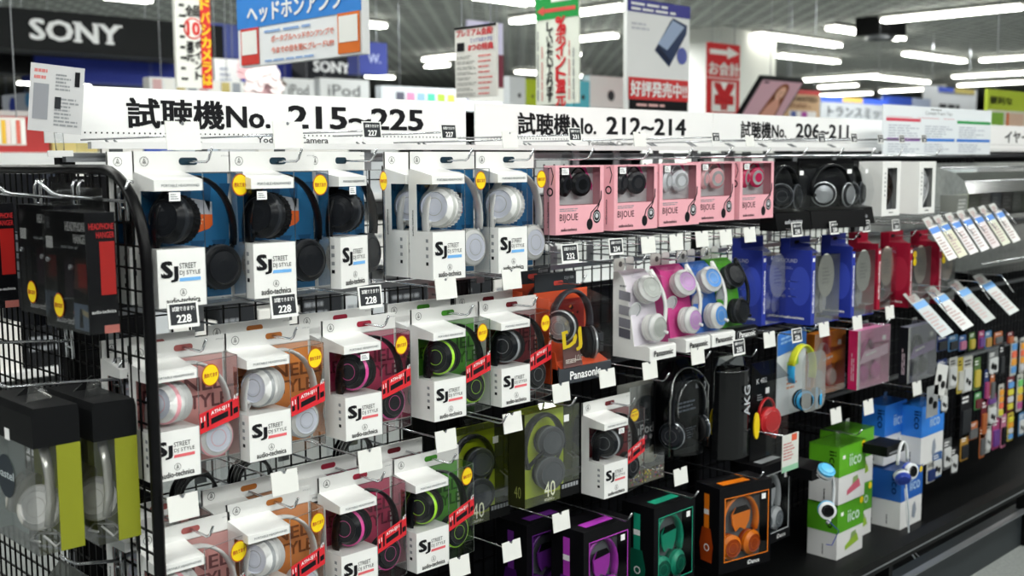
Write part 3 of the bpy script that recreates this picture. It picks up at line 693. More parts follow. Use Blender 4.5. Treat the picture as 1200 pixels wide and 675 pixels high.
# ------------------------------------------------------------------ blue and crimson folding boxes
def foldbox(label, x, y, z, col, W=.155, D=.1, H=.24, stick=False, kind='portable', card='d9dad2'):
    B = mat(col, .38); B2 = mat({'2a3aa0': '3a4ec0', 'a01432': 'b4243f'}.get(col, col), .45)
    t = thing('folding_box', label, 'headphone box', (x, y, z), 'blue and crimson folding boxes in the second row')
    m = MB().box(0, .0015, 0, D, 0, H - .03, B).box(.0015, W, D - .0015, D, 0, H, B).box(.0015, .02, -.0, .0015, .0, H - .045, B).box(.0015, .02, 0, D, 0, .0015, B)
    m.prism([(.0015, D - .03, H - .0465), (.0015, D, H - .0465), (.0015, D, H - .03)], (W - .002, 0, 0), B).box(0, .0015, D - .03, D, H - .03, H, B)
    m.box(.02, W, .0, D, .0, .002, B)
    m.out('carton', t)
    m = MB(); q = -.0007
    m.disc((q, D * .35, H * .45), (-1, 0, 0), .055, B2, 28, .6); m.text('SOUND' if col == '2a3aa0' else 'SQUARE', (q, D * .9, H * .72), LX, Z, .011, mat('b9bde0'), .045, .008).bars((q, D * .9, H * .64), LX, Z, .04, .008, 2, mat('8f96d0'))
    for i in range(3): m.disc((q * 1.5, D * .86, H * (.5 - .09 * i)), (-1, 0, 0), .006, mat('c9cbe6'), 12).bars((q, D * .72, H * (.49 - .09 * i)), LX, Z, .03, .005, 1, mat('8f96d0'), i)
    m.text('audio-technica', (q, D * .85, H * .06), LX, Z, .008, CARD, .065, .015).text('audio-technica', (.007, q, H * .2), Z, X * -1, .0075, CARD, H * .42, .02) if False else m.text('audio-technica', (q, D * .85, H * .06), LX, Z, .008, CARD, .065, .015)
    m.text('audio-technica', (.0145, q, H * .14), Z, X * -1, .009, CARD, H * .5, .02)
    m.plate(rr(W * .45, W * .62, H - .02, H - .01, .0045), D - .0026, D - .0016, BLACK)
    m.box(.006, .016, q, 0, H - .062, H - .052, CARD)
    m.out('print', t)
    m = MB().plate([(.02, .002), (W, .002), (W, H - .047), (.02, H - .047)], .0, .0004, CLR).box(W - .0004, W, 0, D, .002, H - .047, CLR).box(.02, W, 0, D - .03, H - .0475, H - .047, CLR2)
    m.out('clear_sleeve', t)
    MB().box(.004, W - .002, D * .7, D * .72, .004, H - .05, mat('aab0bc', .5)).out('inner_card', t)
    cx, cz = W * .56, H * .56
    m = MB().plate([(cx + .044 * math.cos(a * PI / 12), cz + .062 * math.sin(a * PI / 12)) for a in range(24)], .004, .005, mat(card, .5)).bars((cx - .022, .0034, cz - .025), X, Z, .045, .05, 5, mat('a9aaa6')); m.out('oval_card', t)
    headphones(t, arc((W * .6, .055, H * .36), .05, .075, 200, -20, 12), Y, .01, .004, HW if card == 'd9dad2' else HB, [((W * .42, .045, H * .25), (-.3, -1, 0), .03, .03), ((W * .78, .045, H * .22), (.3, -1, 0), .033, .03)])
    if stick:
        m = MB().disc((.034, q * 1.4, H - .068), (0, -1, 0), .012, mat('e8c21a')).disc((.034, q * 1.4, H - .092), (0, -1, 0), .012, YEL); m.out('round_sticker', t)
foldbox('blue folding headphone box at the left end of the blue ones, partly hidden', 2.64, FY + .08, .8, '2a3aa0')
foldbox('blue folding headphone box with white oval card, nearest of the blue ones', 2.762, FY, .797, '2a3aa0')
foldbox('blue folding headphone box with white oval card, beside the crimson boxes', 2.985, FY, .795, '2a3aa0', .14)
foldbox('crimson folding headphone box hung behind, only its edge showing', 3.2, FY + .03, .795, 'a01432', .12, .1, .235, False, 'x', 'cdbcae')
foldbox('crimson folding headphone box with yellow sticker, broad side in view', 3.349, FY, .79, 'a01432', .15, .1, .235, True, 'x', 'cdbcae')
foldbox('crimson folding headphone box with yellow sticker, last toward the clear trays', 3.556, FY, .783, 'a01432', .125, .1, .235, True, 'x', 'cdbcae')

# ------------------------------------------------------------------ third row packs
GLOSSY = mat('0e0f11', .13)
GLOSSY.node_tree.nodes['Principled BSDF'].inputs['Specular IOR Level'].default_value = .35
def lime_pack(label, x, y, z):
    W, H, D = .172, .203, .05; L = mat('b4c81a', .45)
    t = thing('lime_headphone_pack', label, 'headphone pack', (x, y, z), 'lime headphone packs')
    m = MB().box(0, W, D - .002, D, 0, H, L).box(0, .0015, .0, D, 0, H, mat('23250f', .4)).box(.0015, .012, .014, .016, .0, H, L)
    m.out('card_back', t)
    headphones(t, arc((.088, .03, .115), .06, .07, 215, -10, 16), Y, .011, .005, (mat('17181b', .3), mat('3a3d42', .3), mat('55595e', .3), mat('4a4e54', .35), HB[4]), [((.102, .024, .125), (-.25, -1, 0), .034, .03), ((.1, .024, .055), (-.25, -1, 0), .037, .03)])
    m = MB().text('40', (.06, -.0006, .012), X, Z, .034, mat('d9dcc0'), .034, -.012).text('40', (-.0008, .03, .02), LX, Z, .026, mat('8a8f4a'), .02, -.01).bars((.06, -.0006, .004), X, Z, .04, .006, 2, mat('c9ccb0'))
    m.box(.11, W, -.0006, 0, .0, .032, BLACK)
    for i in range(6): m.quad((.115 + .009 * i, -.0008, .02), (.122 + .009 * i, -.0008, .02), (.122 + .009 * i, -.0008, .029), (.115 + .009 * i, -.0008, .029), GREYINK)
    m.box(.122, .138, -.0006, 0, H - .035, H - .02, CARD)
    m.out('print', t)
    m = MB().box(0, W, 0, .0004, 0, H, CLR).box(W - .0004, W, 0, D, 0, H, CLR).box(0, W, 0, D, H - .0004, H, CLR).box(0, W, 0, D, 0, .0004, CLR); m.out('clear_box', t)
    MB().prism([(.06, .012, H), (.11, .012, H), (.105, .03, H + .022), (.065, .03, H + .022)], (0, .001, 0), CLR2).out('hanger_tab', t)
lime_pack('lime and black headphone pack marked 40, front one beside the white box', 1.628, FY, .527)
lime_pack('lime and black headphone pack marked 40, left one mostly in shade', 1.51, FY + .1, .483)
# pods pack with pale buds
t = thing('pods_pack', 'clear ear pod pack with dark rounded card and colourful speckled foot', 'ear pod pack', (2.075, FY + .085, .46))
m = MB().plate([(0, 0), (.14, 0), (.14, .25), (0, .25)], .036, .038, mat('8b8c86', .5)); m.out('card_back', t)
m = MB().plate(rr(.02, .12, .085, .22, .045, 8), .004, .006, mat('2b2e31', .5)); o = m.out('front_card', t)
m = MB().text('uPods', (.03, .0034, .125), X, Z, .024, mat('d9dadc'), .085, .02).disc((.07, .0034, .195), (0, -1, 0), .009, mat('55585c')).bars((.03, .0034, .155), X, Z, .08, .006, 1, GREYINK).bars((.03, .0034, .098), X, Z, .06, .006, 1, mat('9a3a56'))
for i in range(3): m.disc((.05 + .02 * i, .0034, .114), (0, -1, 0), .006, mat(('d9d2d4', 'c86a8a', 'd9d2d4')[i]))
m.out('lettering', o)
for i, cx in enumerate((.05, .1)):
    MB().lathe([(0, .016), (.016, .013), (.026, .0), (.02, -.014), (0, -.018)], (cx, .02, .066), (0, 1, 0), mat('c9c8b4', .4)).disc((cx + .006, .0018, .06), (0, -1, 0), .003, mat('b0642a')).out('ear_pod', t)
m = MB().box(0, .14, 0, .036, 0, .036, mat('6f6d62', .6))
for i in range(90):
    a, b = R.uniform(.004, .134), R.uniform(.003, .033); m.quad((a, -.0006, b), (a + .005, -.0006, b), (a + .004, -.0006, b + .004), (a + .001, -.0006, b + .004), mat(R.choice(['c9b83a', 'b0486a', 'd9d6cc', '3a3a36', '8a9a4a', '5a5a90']), .6))
m.out('speckled_foot', t)
MB().box(0, .14, -.001, -.0006, .036, .25, CLR).box(0, .0004, 0, .036, .036, .25, CLR).out('clear_front', t)
m = MB(); sticker(m, Vector((.02, -.0016, .18)), X, Z, .0165); m.out('round_sticker', t)
# black hooded blister
t = thing('black_blister_pack', 'glossy black blister pack with dark headphones and grey lettered insert', 'headphone pack', (2.165, FY + .02, .53))
W, H = .165, .235
m = MB().plate([(0, 0), (W, 0), (W, H * .7), (W * .78, H), (W * .22, H), (0, H * .7)], .056, .058, BLACK); m.out('card_back', t)
m = MB()
ps = [(0, .0, .0), (0, .0, H * .55), (0, .01, H * .75), (0, .03, H * .9), (0, .056, H * .98)]
m.prism([(x_, .02, z_) for x_, z_ in rr(.02, W - .02, .004, H * .84, .05, 6)], (0, .03, 0), GLOSSY); m.out('insert', t)
headphones(t, arc((W * .5, .02, H * .42), .066, .09, 200, -20, 16), Y, .012, .005, (mat('1a1c20', .12), mat('1d2024', .15), mat('8d9196', .2, .6), mat('26282d', .2), HB[4]), [((.026, .02, .05), (-1, -.3, 0), .034, .03), ((W - .026, .02, .05), (1, -.3, 0), .034, .03)])
m = MB().bars((.05, .0192, .03), X, Z, .075, .03, 5, mat('6f767e'), 2).bars((.045, .0192, .1), X, Z, .08, .03, 3, mat('8f96a0'), 6).box(.118, .134, .018, .019, .155, .167, CARD); m.out('print', t)
m = MB()
for (x0, y0), (x1, y1) in zip([(0, .056), (.02, .012), (.06, 0), (W - .06, 0), (W - .02, .012)], [(.02, .012), (.06, 0), (W - .06, 0), (W - .02, .012), (W, .056)]):
    m.quad((x0, y0, 0), (x1, y1, 0), (x1, y1, H * .78), (x0, y0, H * .78), SMOKE).quad((x0, y0, H * .78), (x1, y1, H * .78), ((x1 - W / 2) * .5 + W / 2, .05, H * .97), ((x0 - W / 2) * .5 + W / 2, .05, H * .97), SMOKE)
m.sweep([(.004, .012, .0), (.004, .012, H * .6)] + [(W / 2 - (W / 2 - .004) * math.cos(k * PI / 14), .004 + .02 * math.sin(k * PI / 14), H * .6 + H * .3 * math.sin(k * PI / 14)) for k in range(1, 14)] + [(W - .004, .012, H * .6), (W - .004, .012, .0)], .0025, .0025, EDGE, None, 8)  # pale rim and inner arc stand in for highlights on the shell
m.sweep(arc((W / 2, .003, H * .5), W * .36, H * .28, 200, -20, 16), .002, .002, EDGE, None, 8)
m.out('smoky_shell', t)
# black pouches and the K402 pack
def pouch(label, x, y, z, W=.13, H=.27):
    t = thing('black_pouch_pack', label, 'headphone pack', (x, y, z), 'tall black pouch packs')
    n = 10; m = MB(); q = []
    for i in range(n + 1):
        a = PI * i / n; q.append((W / 2 - W / 2 * math.cos(a), .06 - .055 * math.sin(a)))
    for (x0, y0), (x1, y1) in zip(q, q[1:]): m.quad((x0, y0, 0), (x1, y1, 0), (x1 * .94 + .004, y1, H * .86), (x0 * .94 + .004, y0, H * .86), GLOSSY)
    m.box(.004, W * .94, .058, .06, 0, H, BLACK); m.add([(a, b, 0) for a, b in q], [tuple(range(n + 1))], BLACK)
    m.out('pouch', t)
    m = MB().plate([(0, H * .86), (W, H * .86), (W * .9, H), (W * .1, H)], .05, .051, SMOKE)
    m.add([(a * .94 + .004, b, H * .86) for a, b in q] + [(W * .1, .05, H), (W * .9, .05, H)], [(i, i + 1, n + 1 if i < n // 2 else n + 2) for i in range(n)], SMOKE)
    m.sweep([(a * .94 + .004, b, H * .86) for a, b in q], .0014, .0014, EDGE, None, 6).sweep([(.004, .058, 0), (.004, .058, H * .86), (W * .1, .05, H), (W * .9, .05, H), (W * .94 + .004, .058, H * .86), (W * .94 + .004, .058, 0)], .0014, .0014, EDGE, None, 6)  # bright rim lines stand in for the gleam on the pouch edges
    m.out('smoky_top', t)
    m = MB().text('AKG', (W * .66, .001, H * .42), Z, X * -1, .026, mat('b4b8bd', .4), .08, .012); m.out('lettering', t)
    m = MB().prism([(W * .97 + .013 * math.cos(a * PI / 8) , .004, H * .28 + .036 * math.sin(a * PI / 8)) for a in range(16)], (0, .004, 0), mat('e6c60f', .5)); m.out('yellow_badge', t)
pouch('tall black pouch pack lettered upright with yellow badge, front one', 2.385, FY, .478)
pouch('tall black pouch pack hung behind the front lettered one', 2.30, FY + .08, .49)
t = thing('portable_headphone_pack', 'black pack marked K 402 with round red headphones', 'headphone pack', (2.55, FY, .44))
W, H = .11, .27
MB().box(0, W, .05, .052, 0, H, BLACK).out('card_back', t)
m = MB().text('K 402', (.025, .0494, H * .78), X, Z, .014, CARD, .05, .015).bars((.03, .0494, H * .6), X, Z, .03, .02, 3, GREYINK).box(.07, .088, .0488, .0494, H * .66, H * .72, CARD); m.out('lettering', t)
RH = (mat('c01c22', .3), mat('d01e24', .3), mat('e0343a', .3), mat('d4262c', .35), mat('901418', .5))
headphones(t, arc((.055, .035, .12), .04, .05, 170, 30, 10), Y, .005, .003, RH, [((.05, .024, .11), (-.2, -1, 0), .038, .03), ((.085, .03, .085), (.5, -1, 0), .03, .02)])
m = MB().quad((0, .0, .0), (W, .0, 0), (W, .0, H * .85), (0, 0, H * .85), CLR).quad((0, 0, H * .85), (W, 0, H * .85), (W, .05, H), (0, .05, H), SMOKE).quad((0, 0, 0), (0, .05, 0), (0, .05, H), (0, 0, H * .85), CLR).quad((W, 0, 0), (W, .05, 0), (W, .05, H), (W, 0, H * .85), CLR); m.out('clear_shell', t)
# children's headphones on a blue card
t = thing('kids_headphone_pack', 'blue topped card pack with yellow and blue children headphones', 'headphone pack', (2.68, FY, .54))
W, H = .15, .24; BC = mat('2f72c8', .45); YB, LB = mat('d8dc28', .35), mat('2f9fd8', .35)
m = MB().plate(rr(0, W, 0, H, .014), .052, .054, mat('c9cfd2', .5)).plate([(0, H * .72), (W, H * .8), (W, H * .96), (W * .9, H), (W * .1, H), (0, H * .96)], .0512, .052, BC); m.out('card_back', t)
m = MB().bars((.015, .0506, H * .84), X + Z * .1, Z, .09, .024, 2, mat('8fb8ea')).bars((.05, .0515, .07), X, Z, .06, .05, 4, mat('c88a6a')).quad((.05, .0514, .13), (.11, .0514, .14), (.11, .0514, .16), (.05, .0514, .15), mat('8fc85a')); m.out('print', t)
hb = arc((.078, .02, .13), .058, .07, 205, 90, 8); p = MB().sweep(hb, .012, .004, LB, Y, 10).out('headphones', t)
MB().sweep(arc((.078, .02, .13), .058, .07, 165, -25, 12), .0123, .0045, YB, Y, 10).out('yellow_band', p)
for c, a in (((.055, .0, .05), (-.5, -1, 0)), ((.125, .0, .045), (.6, -1, 0))):
    m = MB(); cup(m, c, a, .03, .03, LB, mat('1d2024', .25), mat('1d2024', .2), mat('17181a', .5)); m.out('ear_cup', p)
MB().plate(rr(.012, W - .012, .02, H * .78, .03), -.02, -.0196, CLR).out('clear_blister', t)

def thin_box(label, x, y, z, W, H, spine, tint, bar, cups, D=.03, txt='FASHION'):
    t = thing('slim_headphone_pack', label, 'headphone pack', (x, y, z), 'slim window packs in the third row')
    m = MB().box(0, .0012, 0, D, 0, H, mat(spine, .4)).box(.0012, W, D - .0015, D, 0, H, mat(tint, .5)).box(W - .0012, W, 0, D, 0, H, mat(tint, .4)).box(0.0012, W, 0, D, 0, .001, mat(tint, .4)); m.out('carton', t)
    m = MB().plate([(.012, H * .42), (W * .96, H * .5), (W * .96, H * .68), (.04, H * .62)], .0, .001, mat(bar, .45)).box(.0, .014, -.0006, .0, 0, H, WHITE if spine not in ('b8641a',) else mat('d98226', .45)).box(W * .45, W, -.0006, 0, H * .74, H, mat(tint, .45))
    m.bars((-.0006, D * .7, H * .15), Z, LX, H * .6, D * .4, 2, mat('d0b8c4')).bars((.05, -.0006, H * .52), X + Z * .1, Z, W * .5, .014, 1, CARD).box(W * .75, W * .86, -.001, -.0006, H * .76, H * .84, CARD); m.out('print', t)
    for cx in (W * .3, W * .68):
        MB().lathe([(.012, .01), (.024, .006), (.027, -.002), (.022, -.008), (0, -.009)], (cx, .014, H * .23), (0, 1, 0), mat(cups, .35)).out('ear_cup', t)
    MB().sweep(arc((W * .49, .02, H * .3), W * .2, H * .5, 180, 0, 12), .007, .003, mat(cups, .35), Y, 8).out('headband', t)
    MB().box(0, W, -.0016, -.0012, 0, H, CLR).out('clear_front', t)
    MB().prism([(W * .4, D, H), (W * .6, D, H), (W * .58, D, H + .02), (W * .42, D, H + .02)], (0, .0006, 0), CLR2).out('hanger_tab', t)
thin_box('orange slim headphone pack with pale round earpieces', 2.89, FY + .06, .565, .18, .185, 'b8641a', 'd98226', 'ee8f1e', 'd9d0c4')
thin_box('pink slim headphone pack with magenta spine and purple earpieces', 3.035, FY, .572, .2, .178, 'c01a5a', 'd88ab4', 'ecc2d8', 'c24a9a')
thin_box('grey violet slim headphone pack with black spine', 3.36, FY, .545, .2, .18, '1a1a20', '9c9cae', 'a58ac2', '55585f')

# ------------------------------------------------------------------ black gift boxes with coloured headphones, lowest row
def gift_box(label, x, y, z, col, dark, W=.165, D=.1, H=.225, rz=0):
    C_, DK = mat(col, .35), mat(dark, .4)
    t = thing('window_headphone_box', label, 'headphone box', (x, y, z), 'black window boxes in the lowest row', rz)
    e = .0015; x0, x1, z0, z1 = .02, W - .012, .03, H - .03; BK = mat('0d0d10', .45)
    m = MB().box(0, e, 0, D, 0, H, BK).box(W - e, W, 0, D, 0, H, BK).box(e, W - e, D - e, D, 0, H, BK).box(e, W - e, 0, D, 0, e, BK).box(e, W - e, 0, D, H - e, H, BK)
    m.box(e, x0, 0, e, e, H - e, BK).box(x1, W - e, 0, e, e, H - e, BK).box(x0, x1, 0, e, e, z0, BK).box(x0, x1, 0, e, z1, H - e, BK).box(e, W - e, .04, .042, e, H - e, mat('6d7276', .6)); m.out('carton', t)
    b = .0022; q = -.0006
    m = MB().box(x0 - b, x0, q, 0, z0 - b, z1 + b, C_).box(x1, x1 + b, q, 0, z0 - b, z1 + b, C_).box(x0, x1, q, 0, z0 - b, z0, C_).box(x0, x1, q, 0, z1, z1 + b, C_)
    m.prism([(.03, .02, H), (.03, .045, H), (.125, .045, H), (.125, .02, H)], (0, 0, .0008), C_)
    m.text('iDance', (W * .55, q, .008), X, Z, .011, CARD, .042, .012)
    m.plate([(0, 0)], 0, 0, C_) if False else None
    m.prism([(q, D * .42, H * .5), (q, D * .62, H * .5), (q, D * .62, H * .9), (q, D * .42, H * .9)], (.0004, 0, 0), C_).prism([(q, D * .3, H * .1), (q, D * .74, H * .1), (q, D * .8, H * .3), (q, D * .7, H * .5), (q, D * .36, H * .5), (q, D * .25, H * .3)], (.0004, 0, 0), DK)
    m.quad((-.001, D * .62, H * .66), (-.001, D * .42, H * .66), (-.001, D * .42, H * .72), (-.001, D * .62, H * .72), CARD)
    m.ring((-.0012, D * .5, H * .27), (-1, 0, 0), .007, .01, CARD, 16)
    m.out('print', t)
    MB().quad((x0, .0006, z0), (x1, .0006, z0), (x1, .0006, z1), (x0, .0006, z1), CLR).out('window', t)
    MB().plate([(W * .36, H * .5), (W * .42, H * .42), (W * .5, H * .46), (W * .6, H * .42), (W * .68, H * .52), (W * .7, H * .64), (W * .62, H * .7), (W * .42, H * .7), (W * .34, H * .62)], .02, .024, C_).plate([(W * .36, H * .63), (W * .69, H * .65), (W * .62, H * .715), (W * .42, H * .71)], .0192, .02, BLACK).out('insert_card', t)
    headphones(t, arc((W * .52, .03, H * .52), W * .34, H * .31, 215, -25, 18), Y, .012, .0055, (C_, C_, C_, DK, mat(dark, .6)), [((W * .33, .026, H * .25), (-.1, -1, 0), .032, .034), ((W * .72, .026, H * .25), (.1, -1, 0), .032, .034)])
    MB().box(x1 - .024, x1 - .01, -.001, -.0002, z1 - .02, z1 - .006, CARD).out('paper_tag', t)
gift_box('black window box with purple headphones, lowest row left', 1.815, FY, .205, 'b03ab8', '5a1a7a')
gift_box('black window box with purple headphones hung behind the purple one', 1.75, FY + .115, .21, '6a2a8a', '3a0f55')
gift_box('black window box with teal green headphones, lowest row', 2.068, FY, .203, '1c9a7a', '0d5a46')
gift_box('black window box with bright orange headphones, turned slightly outward', 2.31, FY - .02, .203, 'f08018', 'a8400e', .185, .09, .225, -.2)
gift_box('black window box with white headphones behind the orange one', 2.53, FY, .212, 'c6cace', '6f767c', .15)
t = thing('teal_pack', 'teal blue pack just showing at the bottom edge below the green ringed box', 'headphone pack', (1.42, FY, .235))
MB().prism([(0, 0, 0), (.17, 0, 0), (.17, 0, .12), (.12, 0, .15), (.04, 0, .15), (0, 0, .12)], (0, .05, 0), mat('1f6f8a', .3)).out('carton', t)
MB().ring((.085, -.0006, .1), (0, -1, 0), .03, .04, mat('8fc0d0'), 20).out('print', t)

# ------------------------------------------------------------------ two tone carton blocks
def iico(label, x, y, z, col, pic, W=.158, D=.1, H=.175, rz=0):
    hang = H != .169
    t = thing('two_tone_carton', label, 'headphone box', (x, y, z), 'two tone cartons stacked low on the right', rz)
    MB().box(0, W, 0, D, H * .48, H, mat(col, .4)).out('coloured_lid', t)
    m = MB().box(.0008, W - .0008, .0008, D - .0008, 0, H * .48, WHITE2); o = m.out('white_base', t)
    m = MB().text('iico', (.06, -.0008, H * .62), X, Z, .036, mat('cfe8d8' if 'g' in pic else 'b4d2f2', .5), .07, .012).text('iico', (-.0008, D * .32, H * .92), Z * -1, LX, .022, mat('16380c' if 'g' in pic else '0a2a66'), .06, .012) if True else None
    m.box(.02, .034, -.001, 0, H * .78, H * .84, CARD).disc((W * .9, -.0008, H * .93), (0, -1, 0), .011, YEL, 16) if 'y' in pic else None
    if 'g' in pic: m.prism([(.05, 0, H * .12), (.13, 0, H * .2), (.12, 0, H * .34), (.09, 0, H * .3), (.05, 0, H * .2)], (0, -.0004, 0), mat('d0637a' if 'p' in pic else '9abf3a')).quad((.08, -.0008, H * .28), (.115, -.0008, H * .34), (.11, -.0008, H * .42), (.085, -.0008, H * .4), mat('8aa36a'))
    else: m.prism([(.08, 0, H * .14), (.1, 0, H * .1), (.11, 0, H * .24), (.1, 0, H * .4), (.085, 0, H * .34)], (0, -.0004, 0), mat('8f98a6'))
    m.bars((-.0002, D * .5, H * .06), Z, LX, .05, .006, 1, INK); m.out('print', t)
    if hang: MB().box(-.0012, W + .0012, -.0012, D + .0012, H, H + .001, CLR2).prism([(W * .4, D * .5, H + .001), (W * .6, D * .5, H + .001), (W * .57, D * .5, H + .03), (W * .43, D * .5, H + .03)], (0, .001, 0), CLR2).out('clear_hanger', t)
DZ = .066
iico('green topped carton with a pink picture, upper of the nearest stack', 2.945, FY, DZ + .172, '5fae22', 'gpy')
iico('green topped carton with a green picture, lower of the nearest stack', 2.952, FY + .005, DZ, '56a422', 'gy', H=.169)
iico('green topped carton standing behind the nearest upper green one', 3.11, FY + .06, DZ + .172, '5fae22', 'g')
iico('green topped carton at floor level behind the lower green one', 3.11, FY + .06, DZ, '4f9a22', 'gy', H=.169)
iico('blue topped carton hanging high on the right, in front', 3.475, FY, .25, '2a80e2', 'b', .165, .08, .2)
iico('blue topped carton hanging left behind the front blue one', 3.36, FY + .07, .262, '2a7ae0', 'b', .15, .08, .2)
iico('blue topped carton standing low beside the hanging demo headset', 3.345, FY, DZ, '2460b8', 'by', .15, .1, .19)
iico('pale carton standing behind the low blue carton', 3.29, FY + .13, DZ, '3a6ab0', 'b', .12, .1, .185)

# ------------------------------------------------------------------ demo headsets on arms with cords
def demo(label, x, y, z, mount, ring, down):
    t = thing('demo_headset', label, 'demo headphones', (x, y, z), 'demo headsets on black mounts')
    WB = mat('dfe2e4', .3); RC = mat(ring, .35)
    s = -1 if down else 1
    p = MB().sweep(arc((0, 0, -.045 if down else .06), .032, .075, -88 if down else 172, 88 if down else 8, 16), .005, .0035, WB, Y, 8).out('headband', t)
    cs = [((-.012, 0, .03), (-.2, -.6, 1.)), ((-.02, -.01, -.075), (.75, .6, -.1))] if down else [((-.02, -.012, .03), (-.6, -.6, -.5)), ((.02, -.012, .045), (.3, 1, -.1))]
    for c, a in cs:
        m = MB(); cup(m, c, a, .024, .024, RC, RC, RC, WB)
        a = Vector(a).normalized(); m.lathe([(.024, .0), (.017, .002), (.012, .0)], Vector(c) - a * .015, a * -1, [WB, BLACK]).disc(Vector(c) - a * .0165, a * -1, .012, BLACK, 16); m.out('ear_cup', t)
    MB().box(-.05, .05, .02, .12, .005, .035, BLACK).wire([(0, .1, .02), (0, GY - .03 - y, .02)], .003, BLACK).out('mount', t) if down else MB().box(-.06, .05, .02, .1, .095, .125, BLACK).box(-.045, .035, .0195, .02, .1, .106, GREYINK).wire([(0, .09, .11), (0, GY - .03 - y, .11)], .003, BLACK).out('mount', t)
    m = MB()
    if down: m.wire([(-.02, -.01, -.1), (.01, -.02, -.13), (.05, -.01, -.15), (.03, .0, -.19), (.0, .0, -.18)], .0014, mat('3a4aa8', .5), 5)
    else: m.wire([(.0, -.012, .02), (.01, -.02, -.08), (.02, -.02, -.2), (.04, -.04, -.24)], .0028, mat('bfc6cc', .4), 6).wire([(-.02, -.02, 0), (-.02, -.03, -.1), (.0, -.04, -.19), (.06, -.05, -.24)], .0014, mat('c9ccd0', .4), 5)
    m.out('cord', t)
p_ = at(955, 560, 1.56); demo('white demo headset with cyan earpieces on a black mount by the green cartons', p_.x, 1.52, p_.z, 'k', '5ab8e6', True)
p_ = at(1042, 566, 1.56); demo('white demo headset with blue earpieces and long pale cord by the blue cartons', p_.x, 1.52, p_.z, 'k', '3048a8', False)
p_ = at(930, 535, 1.55)
t = thing('info_card', 'small white and green info card hanging left of the green cartons', 'card', (p_.x, 1.56, p_.z))
m = MB().box(-.04, .04, 0, .0015, -.04, .06, mat('d6d8d2', .6)); m.out('card', t)
MB().wire([(0, .002, .05), (0, GY - .03 - 1.56, .05)], .002, CHROME).out('arm', t)
MB().box(-.04, .04, -.0006, 0, -.04, -.025, mat('8fc0a0')).bars((-.035, -.0006, -.01), X, Z, .06, .05, 6, mat('c07a78')).box(.005, .03, -.0007, 0, .04, .058, mat('d85a3a')).out('print', t)

# ------------------------------------------------------------------ goods hung on the end panel
def hanger_pack(label, x, y, z):
    # front looks towards -X; local u runs from back (+Y) to front (-Y)
    W, H, D = .153, .18, .046; BK = mat('101014', .4); RDD = mat('c0201c', .4)
    t = thing('hanger_pack', label, 'accessory pack', (x, y, z), 'headphone hanger packs on the end grid')
    m = MB().box(0, D, 0, .0012, 0, H, BK).box(D - .0015, D, 0.0012, W, 0, H, BK).box(.004, .006, 0.0012, W, H * .62, H, BK).box(.004, .006, .0012, W, 0, H * .14, BK); m.out('carton', t)
    m = MB().box(D * .45, D * .95, -.0006, 0, H * .32, H * .76, RDD).box(D * .5, D, -.0006, 0, 0, .012, mat('d07a70', .4)); m.out('red_side', t)
    m = MB(); q = .0034
    m.text('HEADPHONE', (q, W * .5, H * .84), LX, Z, .014, CARD, W * .47, .012).text('HANGER', (q, W * .32, H * .74), LX, Z, .014, CARD, W * .3, .012).bars((q, W * .62, H * .68), LX, Z, W * .6, .008, 1, GREYINK)
    at_logo(m, (q, W * .92, H * .9), LX, Z, .009, mat('9a9da2')); m.box(q - .0003, q, W * .82, W * .98, H * .68, H * .78, CARD)
    m.text('audio-technica', (q, W * .8, H * .05), LX, Z, .011, CARD, W * .6, .015)
    m.quad((q - .0004, W * .38, H * .02), (q - .0004, W * .03, H * .02), (q - .0004, W * .03, H * .24), (q - .0004, W * .38, H * .24), mat('7f92ac', .5)).quad((q - .0008, W * .26, H * .04), (q - .0008, W * .17, H * .04), (q - .0008, W * .18, H * .2), (q - .0008, W * .24, H * .2), INK).quad((q - .0008, W * .2, H * .16), (q - .0008, W * .04, H * .13), (q - .0008, W * .04, H * .18), (q - .0008, W * .2, H * .2), mat('d9c9a0'))
    m.text('HEADPHONE', (D * .12, -.0012, H * .86), X, Z, .009, mat('d8262a'), D * .82, .012).text('HANGER', (D * .35, -.0012, H * .79), X, Z, .009, mat('d8262a'), D * .6, .012).text('audio-technica', (D * .1, -.0012, H * .17), X, Z, .005, CARD, D * .8, .012)
    m.out('print', t)
    m = MB().prism([(.02, W * .3, H * .3), (.02, W * .62, H * .34), (.02, W * .55, H * .62), (.02, W * .3, H * .6)], (.012, 0, 0), mat('5a3a36', .4)).prism([(.014, W * .2, H * .36), (.014, W * .42, H * .36), (.014, W * .42, H * .56), (.014, W * .2, H * .56)], (.01, 0, 0), mat('a02a22', .4))
    m.box(.022, .036, W * .66, W * .86, H * .25, H * .6, mat('2a1a2a', .4)); m.out('clamp_hanger', t)
    for a, b in ((.92, .58), (.38, .54)): MB().lathe([(0, -.003), (.004, 0), (.004, .004)], (.003, W * a, H * b), (-1, 0, 0), SILV, 10).out('rivet', t)
    m = MB().box(-.0006, 0, -.001, W, 0, H, CLR).box(-.0006, D, -.0016, -.0012, 0, H, CLR).box(0, D, 0, W, H, H + .0004, CLR2).prism([(D - .001, W * .2, H), (D - .001, W * .8, H), (D - .001, W * .75, H + .035), (D - .001, W * .25, H + .035)], (.0006, 0, 0), CLR2); m.out('clear_shell', t)
    m = MB(); sticker(m, Vector((-.0016, W * .66, H * .2)), LX, Z, .019); m.out('round_sticker', t)
hanger_pack('black headphone hanger pack with yellow sticker, nearest on the end grid', .70, 1.598, 1.008)
hanger_pack('black headphone hanger pack with yellow sticker, tucked behind the nearest one', .725, 1.765, 1.013)
hanger_pack('black headphone hanger pack cut by the left frame edge', .70, 1.985, 1.012)
